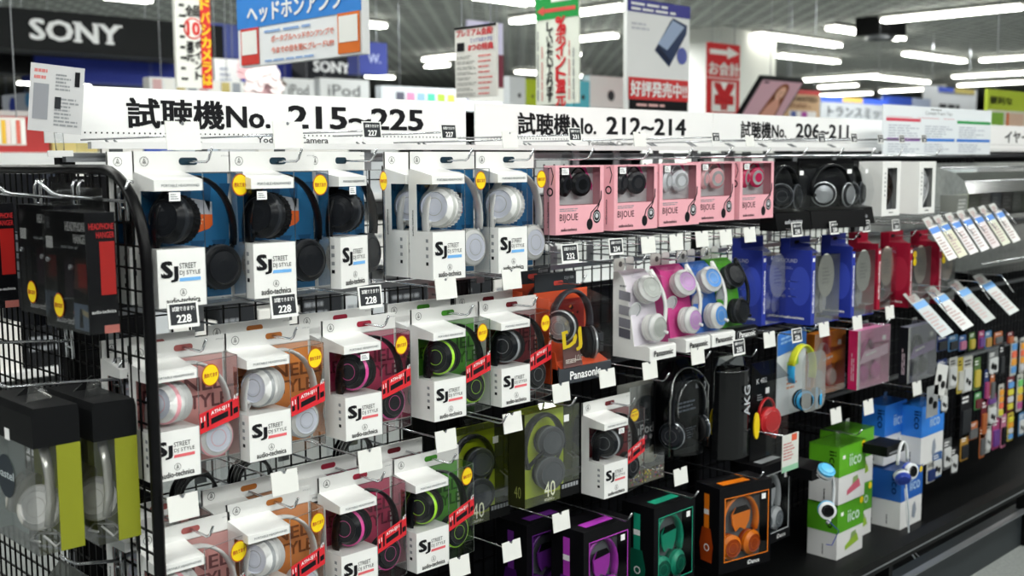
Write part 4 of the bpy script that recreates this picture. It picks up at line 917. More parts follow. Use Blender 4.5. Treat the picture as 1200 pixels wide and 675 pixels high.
def pastel(label, x, y, z):
    D, W, H = .07, .18, .222; zs = H * .73; OL = mat('80851a', .45); BK = mat('0d0e10', .5)
    t = thing('clear_headphone_box', label, 'headphone box', (x, y, z), 'black topped clear boxes on the end grid')
    MB().box(0, D, 0, W, zs, H - .012, BK).prism([(0, 0, H - .012), (D, 0, H - .012), (D - .002, .0, H - .002), (.003, 0, H)], (0, W, 0), BK).out('black_cap', t)
    MB().box(D * .48, D, .0, .0015, 0, zs, OL).box(D - .0015, D, .0015, W, 0, zs, OL).out('lime_card', t)
    MB().box(0, .0005, 0, W, 0, zs, CLR).box(0, D * .48, 0, .0005, 0, zs, CLR).box(0, D, 0, W, 0, .0005, CLR).box(0, D, W - .0005, W, 0, zs, CLR).out('clear_box', t)
    MB().box(D * .4, D * .42, W * .62, W - .002, .001, zs, mat('b4c2c2', .6)).box(.001, D * .4, W - .004, W - .002, .001, zs, mat('b4c2c2', .6)).out('pale_card', t)
    m = MB().disc((-.0006, W * .62, zs * .62), (-1, 0, 0), .034, mat('2c343c', .5), 24).text('pastel', (-.001, W * .8, zs * .58), LX, Z, .017, mat('c9d2d6'), .065, .01); m.out('print', t)
    MB().box(-.0004, 0, W * .5, W * .6, H * .72, H * .8, CARD).out('paper_tag', t)
    wm = (mat('c6c4be', .25, .5), mat('d4d3d0', .3), mat('b9b7b0', .3), mat('e0dfdc', .3), mat('bab7ae', .6))
    p = MB().sweep([(.026, .03, zs), (.03, .022, zs * .7), (.03, .02, zs * .45), (.026, .022, zs * .22)], .008, .003, wm[0], X, 8).out('headphones', t)
    for c, a in (((.026, .05, zs * .36), (-.75, -.6, .3)), ((.03, .13, zs * .4), (-.6, .7, .3))):
        m = MB(); cup(m, c, a, .034, .03, *wm[1:]); m.out('ear_cup', p)
    m.out if False else None
    MB().wire([(.02, .03, .02), (.03, .012, .006), (.045, .02, .01), (.05, .05, .012), (.03, .08, .01), (.012, .06, .008), (.014, .03, .012)], .0018, wm[1], 6).out('cord', t)
    MB().prism([(D * .2, W * .3, H), (D * .8, W * .35, H), (D * .65, W * .4, H + .022), (D * .35, W * .36, H + .022)], (0, .002, 0), CLR2).prism([(D * .3, W * .62, H), (D * .8, W * .62, H), (D * .6, W * .5, H + .026)], (0, .002, 0), CLR2).out('hanger_tab', t)
pastel('black topped clear box with white headphones and lime card, nearest the frame post', .712, 1.632, .676)
pastel('black topped clear box with white headphones and lime card, left of the other one', .622, 1.632, .682)
def end_hook(y, z, L, label):
    t = thing('display_hook', label, 'hook', (.8, y, z), 'hooks on the end grid')
    MB().wire([(-.002, 0, 0), (-L + .03, 0, .012), (-L + .02, 0, .016), (-L, .0, .034)], .003, CHROME).out('wire', t)
    MB().wire([(-.004, -.012, -.03), (-.005, -.012, .02), (.0, -.012, .032), (.008, -.012, .03)], .0028, CHROME).wire([(-.004, .012, -.03), (-.005, .012, .02), (.0, .012, .032), (.008, .012, .03)], .0028, CHROME).wire([(-.005, -.012, -.01), (-.005, .012, -.01)], .0025, CHROME).out('back_clip', t)
end_hook(1.672, 1.2, .135, 'chrome hook holding the nearest headphone hanger pack')
end_hook(1.845, 1.2, .14, 'chrome hook holding the half hidden headphone hanger pack')
end_hook(2.0, 1.2, .14, 'chrome hook at the far end of the row of headphone hanger packs')
end_hook(1.722, .912, .205, 'chrome hook through the tabs of the black topped boxes')
end_hook(1.9, .955, .16, 'empty chrome hook behind the black topped boxes')
end_hook(1.75, .6, .1, 'chrome hook low on the end grid at the bottom left')
t = thing('clear_pack', 'crumpled clear pack hung low at the bottom left corner', 'accessory pack', (.66, 1.68, .44))
MB().box(.0, .1, 0, .14, 0, .08, mat('1b1d20', .3)).out('carton', t)
MB().box(-.002, .102, -.002, .142, .08, .12, CLR2).prism([(.0, 0, .12), (.1, 0, .12), (.06, .02, .17)], (0, .1, 0), CLR2).out('clear_wrap', t)
# goods of the far side of the gondola seen through the end grid
for i, (x, y, z, d, w, h, c, lb) in enumerate([(.86, 2.06, .0655, .16, .05, 1.17, '101014', 'tall black carton on the far side of the end grid'),
        (.84, 2.16, .95, .03, .16, .29, '24262e', 'slim dark carton on the far side, nearest the SONY board end'), (.9, 2.2, .93, .03, .16, .31, '3a3f4c', 'slim slate carton on the far side of the end grid'),
        (1.03, 2.06, 1.0, .16, .06, .22, '5a9ac4', 'light blue carton on the far side of the wire grid'), (.92, 2.13, .0655, .3, .08, .45, 'c9cac8', 'pale low carton on the far side of the wire grid')]):
    t = thing('far_side_carton', lb, 'carton', (x, y, z))
    MB().box(0, d, 0, w, 0, h, mat(c, .45)).out('carton', t)
    MB().bars((-.0006, w * .9, h * .3), Z, LX, h * .5, w * .6, 3, mat('8f939a')).out('print', t)

# ------------------------------------------------------------------ far right: clear trays, leaflets and small blister packs
t = thing('clear_tray', 'clear acrylic tray with rounded lip on top of the leaflets, far right', 'display tray', (3.72, 1.6, 1.06))
pr_ = [(0, .36, .16), (0, .1, .165), (0, .05, .15), (0, .015, .12), (0, .0, .08), (0, 0, .0)]
m = MB()
for a, b in zip(pr_, pr_[1:]): m.quad(a, (1.25, a[1], a[2]), (1.25, b[1], b[2]), b, CLR2)
for x in (0, .62, 1.25): m.add([(x, q[1], q[2]) for q in pr_] + [(x, .36, 0)], [tuple(range(7))], CLR2)
m.quad((0, 0, 0), (1.25, 0, 0), (1.25, .36, 0), (0, .36, 0), CLR2)
m.out('acrylic', t)
m = MB().wire([(0, .015, .12), (1.25, .015, .12)], .003, CHROME).wire([(0, .1, .166), (1.25, .1, .166)], .0025, CHROME); m.out('lip', t)
for i in range(9):
    c = ('8a8c86', '9aa08a', 'a09a94', '7c8088', '6f6a68')[i % 5]
    o = thing('small_carton', 'small dull carton standing inside the clear tray', 'carton', (3.77 + i * .095, 1.66, 1.0625), 'small cartons inside the clear tray')
    MB().box(0, .08, 0, .06, 0, .07, mat(c, .6)).out('carton', o); MB().bars((.008, -.0006, .01), X, Z, .06, .05, 4, mat('d0d0cc'), i).out('print', o)
for i, xx in enumerate((4.6, 4.74)):
    o = thing('red_dotted_pack', 'crimson pack with pale round windows right of the clear tray', 'accessory pack', (4.98 + i * .17, 1.7, 1.03), 'crimson packs beyond the clear tray')
    MB().plate(rr(0, .13, 0, .15, .01), 0, .03, mat('b8345c', .5)).out('card', o)
    m = MB()
    for a in range(3):
        for b in range(3): m.disc((.025 + .04 * a, -.0006, .03 + .045 * b), (0, -1, 0), .013, mat('e8a8b4'), 12)
    m.out('dots', o)
def leaflet(px, py, Yc, w, h, tilt, label, top, body, group):
    p = at(px, py, Yc)
    t = thing('tilted_leaflet', label, 'price leaflet', (p.x, Yc, p.z - h / 2), group)
    m = MB(); m.T = Matrix.Rotation(-.12, 4, 'Y') @ Matrix.Rotation(-tilt * 2.6, 4, 'X')
    m.box(-w / 2, w / 2, 0, .002, -h / 2 + h / 2, h, mat(body, .4)); o = m.out('strip', t)
    q = MB(); q.T = m.T
    q.box(-w / 2, w / 2, -.0006, 0, h * .8, h * .96, mat(top, .5)).bars((-w * .4, -.001, h * .1), X, Z, w * .75, h * .6, 7, mat('b9a0a0'), int(px)).out('print', o)
    MB().wire([(0, .006, h * .5), (0, .05, h * .9), (0, GY - .03 - Yc, h * .9)], .002, CHROME).out('arm', t)
    q = MB(); q.T = m.T; q.box(-w * .4, w * .4, .004, .006, h * .85, h * 1.28, mat('b9bab8', .6)).bars((-w * .3, .0034, h * 1.0), X, Z, w * .5, h * .2, 4, mat('a06a6a'), 5).out('price_card', t)
for i, px in enumerate((1118, 1130, 1143, 1156, 1169, 1181, 1193)):
    leaflet(px, 281 - .25 * (px - 1118), 1.51, .06, .12, .22, 'tilted clear leaflet strip with blue top under the clear tray, %s of its row' % ('first', 'second', 'third', 'fourth', 'fifth', 'sixth', 'last')[i], '4a86d8', ('eceae8', 'd9d8c0', 'e6e2e4', 'e8e8ea', 'dcd2d4', 'd4d6c4', 'e6e4e2')[i], 'blue topped leaflet strips, upper row')
for i, px in enumerate((1112, 1136, 1162, 1190)):
    leaflet(px, 366 - .3 * (px - 1112), 1.5, .08, .14, .3, 'tilted clear leaflet strip with blue top, lower shelf, %s of four' % ('first', 'second', 'third', 'last')[i], '6aa2dc', ('b9c0c4', 'd2d4d4', 'b4b8b8', 'c6caca')[i], 'blue topped leaflet strips, lower row')
t = thing('clear_tray', 'clear acrylic shelf lip between the two rows of leaflets, far right', 'display tray', (3.75, 1.56, .86))
m = MB().quad((0, 0, 0), (1.4, 0, 0), (1.4, .3, .05), (0, .3, .05), CLR2).quad((0, 0, 0), (1.4, 0, 0), (1.4, 0, .045), (0, 0, .045), CLR2).out('acrylic', t)
MB().wire([(0, 0, .045), (1.4, 0, .045)], .003, CHROME).out('lip', t)

SP = ['1d3a8a', '2a6ac0', '3a8ad0', '5a8a3a', '8a1a2a', 'd02a7a', 'e06a9a', 'e8a020', 'f0d020', 'e86a20', '7a3ab0', '1a1a1e', 'c9cac6', 'dcdcd2', '6a6c70', 'd83a2a', '2aa0a0', '40b050']
def muted(h):
    c = [int(h[i:i + 2], 16) for i in (0, 2, 4)]; g = sum(c) / 3
    return '%02x%02x%02x' % tuple(int((x * .72 + g * .28) * .86) for x in c)
SP = [muted(h) for h in SP]
CN = ['navy', 'blue', 'sky blue', 'green', 'dark red', 'magenta', 'pink', 'amber', 'yellow', 'orange', 'violet', 'black', 'pale grey', 'cream', 'grey', 'red', 'teal', 'bright green']
def small_pack(px, py, W, H, ci, kind, row, Yc=1.62):
    p = at(px, py, Yc); nm = CN[ci]
    t = thing('earphone_pack', '%s earphone pack on the far right, %s' % (nm, row), 'earphone pack', (p.x, Yc, p.z), 'earphone packs, ' + row)
    C_ = mat(SP[ci], .45)
    MB().plate(rr(-W / 2, W / 2, -H / 2, H / 2, .006, 2), .0, .002, C_).out('card', t)
    m = MB()
    if kind == 0:
        m.disc((-W * .14, -.004, -H * .12), (0, -1, 0), W * .15, BLACK, 12).disc((W * .14, -.004, -H * .2), (0, -1, 0), W * .15, BLACK, 12).plate(rr(-W * .4, W * .4, -H * .4, H * .2, .006, 2), -.004, 0, mat('d0d2d2', .3)); m.out('blister', t)
    elif kind == 1:
        for k in range(4): m.plate(rr(-W * .36, W * .36, H * (-.42 + .2 * k), H * (-.26 + .2 * k), .004, 2), -.004, 0, mat(R.choice(['e86a4a', 'e8a030', 'd8d040', '6ac06a', '5a9ad8', 'c9cad0', 'b04a8a']), .4))
        m.out('colour_tips', t)
    else:
        m.plate(rr(-W * .38, W * .38, -H * .4, H * .12, .004, 2), -.006, 0, mat(SP[(ci + 5) % len(SP)] if kind == 3 else '26282c', .3)); m.out('case', t)
    MB().bars((-W * .38, -.0006, H * .25), X, Z, W * .7, H * .18, 2, CARD if ci not in (8, 12, 13) else INK, int(px)).out('print', t)
    return t
rows = [('below the leaflets', [(1104, 402, .09, .06, 0, 2), (1117, 402, .08, .06, 2, 2), (1128, 402, .06, .06, 1, 3), (1139, 400, .05, .07, 3, 3), (1150, 398, .05, .07, 5, 3), (1158, 398, .06, .07, 2, 3), (1170, 396, .08, .05, 9, 3), (1184, 396, .06, .05, 4, 3)]),
        ('beside the grey violet pack', [(1104, 432, .08, .07, 0, 3), (1117, 437, .07, .12, 12, 0), (1125, 440, .045, .14, 8, 3), (1134, 440, .08, .15, 13, 0), (1145, 438, .06, .13, 3, 3), (1164, 425, .10, .10, 14, 0), (1163, 452, .04, .13, 9, 3), (1156, 452, .04, .13, 0, 3), (1174, 422, .05, .13, 11, 2), (1188, 418, .06, .16, 13, 1), (1198, 416, .05, .15, 12, 1)]),
        ('above the lowest band', [(1106, 470, .06, .09, 12, 0), (1132, 486, .10, .18, 11, 2), (1146, 470, .06, .07, 17, 3), (1153, 490, .05, .16, 4, 3), (1162, 468, .09, .04, 5, 3), (1163, 484, .08, .10, 13, 0), (1173, 470, .05, .14, 13, 1), (1184, 462, .07, .15, 4, 1), (1195, 460, .06, .16, 13, 1)]),
        ('lowest band', [(1091, 553, .07, .08, 13, 3), (1098, 545, .08, .10, 1, 0), (1110, 532, .07, .12, 14, 0), (1118, 540, .06, .11, 11, 0), (1130, 525, .07, .10, 7, 2), (1140, 505, .09, .07, 9, 3), (1151, 518, .05, .13, 9, 3), (1158, 512, .05, .13, 12, 0), (1167, 508, .07, .13, 5, 3), (1176, 505, .05, .14, 6, 3), (1184, 500, .06, .12, 8, 1), (1197, 497, .06, .10, 2, 0)])]
for rn, L in rows:
    for (px, py, W, H, ci, k) in L: small_pack(px, py, W * .9, H * .9, ci, k, rn)
p_ = at(1098, 462, 1.6)
for i, (px, py) in enumerate(((1103, 445), (1093, 470))):
    p_ = at(px, py, 1.56)
    t = thing('ear_bud_card', ('white card with two black round earpieces, tilted, right of the grey violet pack', 'grey card with two black round earpieces above the blue carton')[i], 'earphone pack', (p_.x, 1.56, p_.z), None, 0)
    m = MB(); m.T = Matrix.Rotation(.25 if i == 0 else 0, 4, 'Y'); m.box(-.04, .04, 0, .002, -.05, .05, mat('d8d8d6' if i == 0 else '8f9294', .5)); m.out('card', t)
    for a, b in ((-.016, .004), (.014, -.014)):
        q = MB(); q.T = m.T; q.lathe([(.012, 0), (.012, -.004), (0, -.006)], (a, 0, b), (0, 1, 0), BLACK, 14); q.out('earpiece', t)

# ------------------------------------------------------------------ hooks of the products, price tags
for x, z, yf, wht in [(.918, R1 + .228, 1.66, 'the leftmost top row DJ box'), (1.088, R1 + .228, 1.66, 'the second top row DJ box'), (1.262, R1 + .228, 1.68, 'the turned third top row DJ box'), (1.479, R1 + .228, 1.66, 'the front white DJ box of the top row'), (1.65, R1 + .228, 1.66, 'the white DJ box next to the pink boxes'),
        (.895, R2 + .199, 1.66, 'the white and pink DJ box of the second row'), (1.067, R2 + .199, 1.66, 'the orange carded DJ box of the second row'), (1.267, R2 + .199, 1.66, 'the magenta ringed DJ box of the second row'), (1.477, R2 + .199, 1.66, 'the green ringed DJ box of the second row'), (1.658, R2 + .199, 1.66, 'the plain black DJ box of the second row'),
        (.895, R3 + .18, 1.66, 'the bottom left DJ box'), (1.06, R3 + .191, 1.66, 'the orange carded DJ box of the bottom row'), (1.25, R3 + .199, 1.66, 'the magenta ringed DJ box of the bottom row'), (1.427, R3 + .199, 1.66, 'the green ringed DJ box of the bottom row'), (1.98, .692, 1.66, 'the lower DJ box beside the lime pack'),
        (1.8, 1.262, 1.63, 'the first pink ear clip box'), (1.99, 1.262, 1.63, 'the second pink ear clip box'), (2.15, 1.263, 1.63, 'the pink box with white clips'), (2.31, 1.266, 1.63, 'the pink box with pale pink clips'), (2.48, 1.266, 1.63, 'the pink box with crimson clips'), (2.66, 1.268, 1.63, 'the black bagged headphones by the pink boxes'), (2.85, 1.268, 1.63, 'the silver bagged headphones'), (3.03, 1.268, 1.63, 'the bagged headphones by the white boxes'), (3.2, 1.268, 1.63, 'the white box with brown headphones'), (3.45, 1.268, 1.63, 'the white box with pale headphones'),
        (1.81, .99, 1.66, 'the red DJ pack'), (2.066, 1.013, 1.7, 'the all white stand pack'), (2.206, 1.016, 1.7, 'the pink stand pack'), (2.314, 1.016, 1.7, 'the blue stand pack'), (2.417, 1.018, 1.7, 'the green stand pack'), (2.845, 1.02, 1.69, 'the nearest blue folding box'), (3.06, 1.02, 1.69, 'the blue folding box beside the crimson ones'), (3.43, 1.01, 1.69, 'the broad crimson folding box'), (3.62, 1.005, 1.69, 'the last crimson folding box'),
        (1.713, .744, 1.6, 'the front lime pack'), (1.53, .735, 1.62, 'the shaded lime pack'), (2.07, .742, 1.63, 'the ear pod pack'), (2.247, .77, 1.64, 'the glossy black blister'), (2.45, .75, 1.64, 'the front black pouch'), (2.75, .785, 1.64, 'the children headphone pack'), (2.98, .762, 1.65, 'the orange slim pack'), (3.135, .762, 1.62, 'the pink slim pack'), (3.46, .737, 1.62, 'the grey violet slim pack'),
        (1.9, .45, 1.6, 'the purple window box'), (2.15, .448, 1.6, 'the teal window box'), (2.4, .448, 1.58, 'the orange window box'), (3.02, .44, 1.64, 'the upper green carton'), (3.555, .478, 1.64, 'the front blue carton')]:
    hook(x, z, yf, wht)
tags = [(215, 159, None, 'blank clear tag over the No. sign characters of the long header', 1.1), (338, 158, None, 'blank clear tag over the number on the long header', 1.1), (436, 153, '227', 'black tag 227 overlapping the number on the long header', .8), (526, 155, '227', 'black tag 227 at the right end of the long header', .75), (598, 164, None, 'blank tag at the left end of the second header', .8),
        (674, 158, '231', 'black tag 231 below the second header lettering', .75), (750, 163, None, 'blank tag below the second header number', .8), (839, 161, '231', 'black tag 231 between the second and third header', .6), (879, 165, None, 'blank tag below the third header characters', .7), (963, 162, '230', 'black tag on the third header, first under its number', .7), (1001, 162, '230', 'black tag on the third header, second under its number', .7),
        (1032, 163, '229', 'black tag at the right end of the third header', .65), (1057, 163, '229', 'black tag over the left column of the foam tips chart', .6), (1083, 163, '229', 'black tag over the middle column of the foam tips chart', .65),
        (215, 369, '228', 'black tag 228 below the leftmost top row box', 1.0), (333, 358, '228', 'black tag 228 below the second top row box', 1.0), (434, 348, '228', 'black tag 228 below the turned third box', 1.0), (523, 338, None, 'blank tag below the front white DJ box', 1.0), (600, 327, None, 'blank tag below the white DJ box beside the pink boxes', 1.0),
        (668, 297, '232', 'black tag 232 below the first pink box', 1.0), (722, 289, '234', 'black tag 234 below the second pink box', .9), (760, 287, None, 'blank tag below the pink box with white clips, left of two', .95), (793, 284, None, 'blank tag below the pink box with white clips, right of two', .95), (823, 280, None, 'blank tag below the pink box with pale clips', .95), (851, 278, None, 'blank tag left below the pink box with crimson clips', .95), (879, 275, None, 'blank tag right below the pink box with crimson clips', .95),
        (934, 269, '230', 'black tag above the nearest blue box', .95), (978, 267, '230', 'black tag above the second blue box', .9), (1015, 265, '231', 'black tag above the first crimson box', .85), (1050, 264, '231', 'black tag above the broad crimson box', .85),
        (215, 594, None, 'blank tag above the bottom left DJ box', 1.0), (334, 565, None, 'blank tag above the bottom orange carded box', 1.0), (434, 539, None, 'blank tag above the bottom magenta ringed box', 1.0), (523, 516, None, 'blank tag above the bottom green ringed box', 1.0), (601, 495, None, 'blank tag above the shaded lime pack', 1.0), (658, 460, None, 'blank tag below the left side of the red DJ pack', 1.0), (712, 443, None, 'blank tag below the right side of the red DJ pack', 1.0), (762, 434, None, 'blank tag below the all white stand pack', 1.0), (818, 417, None, 'blank tag below the blue stand pack', 1.0), (866, 407, '235', 'black tag 235 below the green stand pack', 1.0),
        (902, 398, None, 'blank tag below the hidden blue box', 1.0), (934, 393, '236', 'black tag below the nearest blue box', .95), (966, 386, None, 'blank tag below the second blue box', 1.0), (1005, 378, None, 'blank tag below the edge of the hidden crimson box', 1.0), (1043, 366, None, 'blank tag below the broad crimson box', 1.0),
        (539, 664, None, 'blank tag at the bottom edge beside the green ringed box', 1.0), (600, 645, None, 'blank tag above the bottom edge, left of the purple box', 1.0), (658, 611, None, 'blank tag at the top corner of the purple box', 1.0), (798, 558, None, 'blank tag at the top of the teal box', 1.0), (980, 487, None, 'blank tag above the upper green carton', 1.1), (1018, 477, None, 'blank tag above the green cartons, right of another', 1.1), (1075, 455, None, 'blank tag below the grey violet pack', 1.1)]
for px, py, n_, lb, k in tags: price(px, py, n_, lb, 1.585, k)

for px, py, lb in ((226, 580, 'coiled black cable in a clear bag below the pink lined box of the second row'), (292, 562, 'coiled black cable in a clear bag below the orange carded box of the second row'), (412, 533, 'coiled black cable in a clear bag below the magenta ringed box of the second row')):
    p = at(px, py, 1.86)
    t = thing('cable_pack', lb, 'cable', (p.x, 1.86, p.z - .05), 'cable bags hung deep between the rows')
    m = MB()
    for k in range(4): m.wire([(.045 * math.cos(a * PI / 12) * (1 - .06 * k), -.008 * k, .05 + .05 * math.sin(a * PI / 12) * (1 - .05 * k)) for a in range(25)], .0032, BLACK, 6)
    m.out('cable', t)
    MB().box(-.055, .055, -.036, -.035, -.01, .12, CLR2).box(-.055, .055, .01, .011, -.01, .12, CLR2).box(-.055, .055, -.036, .011, .12, .121, CLR2).box(-.02, .02, -.03, .005, -.004, .03, SILV).out('clear_bag', t)
    MB().wire([(0, 0, .118), (0, GY - .03 - 1.86, .118)], .002, CHROME).out('hook', t)
# ------------------------------------------------------------------ foam tips chart in front of the header
a, b = at(1036, 122, 1.9), at(1159, 206, 1.9); W_, H_ = b.x - a.x, .175
t = thing('size_chart', 'white foam tips size chart with red, green, purple and blue headings', 'chart', (a.x, 1.9, a.z - H_))
MB().box(0, W_, 0, .004, 0, H_, mat('eef3f8', .5)).out('board', t)
m = MB(); q = -.0007
for x0, x1, z0, c in ((.02, .31, .68, 'd8405a'), (.65, .99, .68, '1a9a4a'), (.03, .31, .28, '7a2a9a'), (.33, .63, .28, '2a7ad8'), (.65, .99, .28, '2a7ad8')):
    m.quad((x0 * W_, q, z0 * H_), (x1 * W_, q, z0 * H_), (x1 * W_, q, (z0 + .06) * H_), (x0 * W_, q, (z0 + .06) * H_), mat(c, .5))
for x0 in (.04, .35, .67):
    m.bars((x0 * W_, q, .36 * H_), X, Z, .27 * W_, .26 * H_, 5, mat('c3c9d4'), int(x0 * 100)).bars((x0 * W_, q, .04 * H_), X, Z, .27 * W_, .2 * H_, 4, mat('c3c9d4'), int(x0 * 90))
m.text('Comply Foam Tips', (.35 * W_, q, .82 * H_), X, Z, .016, GREYINK, .25 * W_, .0).bars((.02 * W_, q, .755 * H_), X, Z, .95 * W_, .003, 1, mat('d87a88')).bars((.4 * W_, q, .93 * H_), X, Z, .15 * W_, .006, 1, INK)
m.out('print', t)

# ------------------------------------------------------------------ signs hung over the aisles and boards beyond
def wires(t, pts, top):
    m = MB()
    for x, y, z in pts: m.wire([(x, y, z), (x, y, top)], .003, STEEL, 4)
    m.out('hanging_wire', t)
def ysign(name, label, px0, py0, px1, py1, Yd, col, cat='sign', depth=.02, wire=True):
    a, b = at(px0, py0, Yd), at(px1, py1, Yd); c = at(px0, py1, Yd)
    W, H = b.x - a.x, a.z - min(b.z, c.z)
    t = thing(name, label, cat, (a.x, Yd, a.z - H))
    MB().box(0, W, 0, depth, 0, H, mat(col, .6)).out('board', t)
    if wire: wires(t, [(W * .15, depth / 2, H), (W * .85, depth / 2, H)], 3.2 - (a.z - H))
    return t, W, H
def xsign(name, label, px0, py0, px1, py1, Xd, col, cat='sign', depth=.01, wire=True):
    a, b = atx(px0, py0, Xd), atx(px1, py1, Xd)
    W = abs(a.y - b.y); c = atx(px0, py1, Xd); H = a.z - (b.z + c.z) / 2
    t = thing(name, label, cat, (Xd, b.y, a.z - H))
    MB().box(0, depth, 0, W, 0, H, mat(col, .6)).out('board', t)
    if wire: wires(t, [(depth / 2, W * .15, H), (depth / 2, W * .85, H)], 3.2 - (a.z - H))
    return t, W, H
q = -.003
def sony(m, o, w, h, col):
    m.text('SONY', o, X, Z, h, col, w, .03)
    for f, zz in ((.515, 0), (.515, 1), (.735, 0), (.735, 1), (.775, 1), (.985, 1), (.885, 0)):
        if f == .735 and zz == 0: continue
        x0 = o[0] + w * (f - .05); z0 = o[2] + (h * .9 if zz else 0)
        m.quad((x0, o[1], z0), (x0 + w * .1, o[1], z0), (x0 + w * .1, o[1], z0 + h * .12), (x0, o[1], z0 + h * .12), col)
    return m
# SONY board
t, W, H = ysign('brand_board', 'long black board with white SONY letters above the left aisle', -60, 2, 262, 52, 9, '17191b', depth=.5)
a, b = at(36, 44, 9), at(140, 44, 9); a2 = at(36, 20, 9)
m = sony(MB(), (a.x - t.location.x, q, a.z - t.location.z - .01), b.x - a.x, a2.z - a.z, mat('f4f6f8', .5)); m.out('lettering', t)
t, W, H = ysign('blue_board', 'plain blue board hanging below the black SONY board', 40, 57, 205, 93, 9.6, '3144b4', depth=.3)
MB().quad((W * .8, q, 0), (W * .83, q, 0), (W * .83, q, H), (W * .8, q, H), mat('4a5ab4')).out('print', t)
t, W, H = ysign('black_board', 'black board at the far left below the SONY board', -40, 53, 38, 84, 9.6, '0e0f11', depth=.3)
MB().quad((0, q, 0), (W, q, 0), (W, q, H * .06), (0, q, H * .06), DARK).out('print', t)
t, W, H = ysign('blue_board', 'plain violet blue board between the red banner and the blue amp sign', 232, 25, 300, 66, 9.8, '5866b8', depth=.3)
MB().quad((0, q, 0), (W, q, 0), (W, q, H * .05), (0, q, H * .05), mat('3a4690')).out('print', t)
# banner with the ten percent disc
t, W, H = ysign('vertical_banner', 'tall white and red banner with a red 10 badge, left of the blue amp sign', 203, -22, 249, 102, 5, 'f3f3ec')
m = MB().quad((W * .7, q, 0), (W, q, 0), (W, q, H), (W * .7, q, H), mat('d8281e', .6))
for i, ch in enumerate('ヨドバシカメラは'): m.text(ch, (W * .85, q * 1.5, H * (.93 - .121 * i)), X, Z, W * .27, mat('f8d21a'), W * .26, .03, True)
for i, ch in enumerate('全品'): m.text(ch, (W * (.4 + .2 * i), q * 1.5, H * .74), X, Z, W * .26, INK, W * .2, .03, True)
m.disc((W * .5, q, H * .57), (0, -1, 0), W * .27, mat('d8281e'), 24).disc((W * .5, q * 1.2, H * .57), (0, -1, 0), W * .23, mat('f3f3ec'), 24).text('10', (W * .5, q * 1.6, H * .57), X, Z, W * .32, mat('d8281e'), W * .34, .04, True)
for i, ch in enumerate('還元'): m.text(ch, (W * .39, q * 1.5, H * (.4 - .1 * i)), X, Z, W * .24, INK, W * .2, .03, True)
for i, ch in enumerate('ポイント'): m.text(ch, (W * .61, q * 1.5, H * (.42 - .1 * i)), X, Z, W * .2, INK, W * .18, .03, True)
for i in range(9): m.bars((W * .12, q, H * (.06 + .1 * i)), X, Z, W * .2, H * .05, 1, INK, i)
m.out('print', t)
# blue headphone amp sign (plane runs along the aisle)
t, W, H = xsign('hanging_sign', 'large hanging sign, blue over white, about headphone amplifiers', 277, -26, 425, 72, 2.2, 'f2f4f6', depth=.03)
m = MB(); u = LX
m.prism([(-.003, 0, H * .42), (-.003, W, H * .42), (-.003, W, H), (-.003, 0, H)], (.002, 0, 0), mat('2f86dc', .5))
m.text('ヘッドホンアンプ', (-.005, W * .9, H * .47), u, Z, H * .2, CARD, W * .78, .03).text('ポータブル', (-.005, W * .68, H * .75), u, Z, H * .14, CARD, W * .5, .03)
m.text('ポータブルヘッドホンアンプで', (-.004, W * .7, H * .23), u, Z, H * .07, mat('e06a4a'), W * .5, .02).text('今までの音を更にグレードUP!', (-.004, W * .7, H * .11), u, Z, H * .07, mat('e06a4a'), W * .5, .02)
m.bars((-.004, W * .76, H * .33), u, Z, W * .6, H * .05, 1, mat('8fb0e0')).bars((-.004, W * .76, H * .02), u, Z, W * .6, H * .04, 1, mat('8fb0e0'), 4)
for f0, c in ((.97, 'd2382f'), (.17, 'e0701e')):
    y0, y1 = W * f0, W * (f0 - .16)
    m.prism([(-.004, y0, H * .02), (-.004, y1, H * .02), (-.004, y1, H * .42), (-.004, y0, H * .42)], (.001, 0, 0), mat(c, .6)).prism([(-.006, y0 - W * .012, H * .13), (-.006, y1 + W * .012, H * .13), (-.006, y1 + W * .012, H * .39), (-.006, y0 - W * .012, H * .39)], (.001, 0, 0), PAPER)
m.out('print', t)
# premium list
t, W, H = xsign('notice_poster', 'white notice list with red headings and grey rows of fine print', 533, 33, 582, 114, 2.9, 'eceae4')
m = MB().text('プレミアム会員!', (-.003, W * .95, H * .86), u, Z, H * .1, RED, W * .88, .03).text('とってもおトクな', (-.003, W * .6, H * .77), u, Z, H * .06, mat('4a4ab0'), W * .52, .01).text('8つの特典', (-.003, W * .66, H * .65), u, Z, H * .1, RED, W * .6, .03)
m.quad((-.003, W * .94, H * .66), (-.003, W * .76, H * .66), (-.003, W * .76, H * .78), (-.003, W * .94, H * .78), INK)
for i in range(8): m.bars((-.003, W * .95, H * (.02 + .075 * i)), u, Z, W * .5, H * .05, 2, mat('a8a8a4'), i).bars((-.003, W * .42, H * (.025 + .075 * i)), u, Z, W * .38, H * .045, 1, mat('e07a78'), i + 3)
m.box(-.004, 0, 0, W, H * .97, H, BLACK); m.out('print', t)
t, W, H = ysign('two_part_banner', 'lavender and maroon banner behind the notice list', 548, 23, 590, 118, 5.5, 'c6c2dc')
m = MB().quad((0, q, H * .18), (W, q, H * .18), (W, q, H * .6), (0, q, H * .6), mat('6a2a3a')).quad((0, q, 0), (W, q, 0), (W, q, H * .18), (0, q, H * .18), PAPER).bars((W * .4, q * 1.5, H * .3), Z, X * -1, H * .25, W * .3, 2, mat('d8c8cc')).ring((W * .55, q, H * .8), (0, -1, 0), W * .28, W * .31, mat('9a94c0')); m.out('print', t)
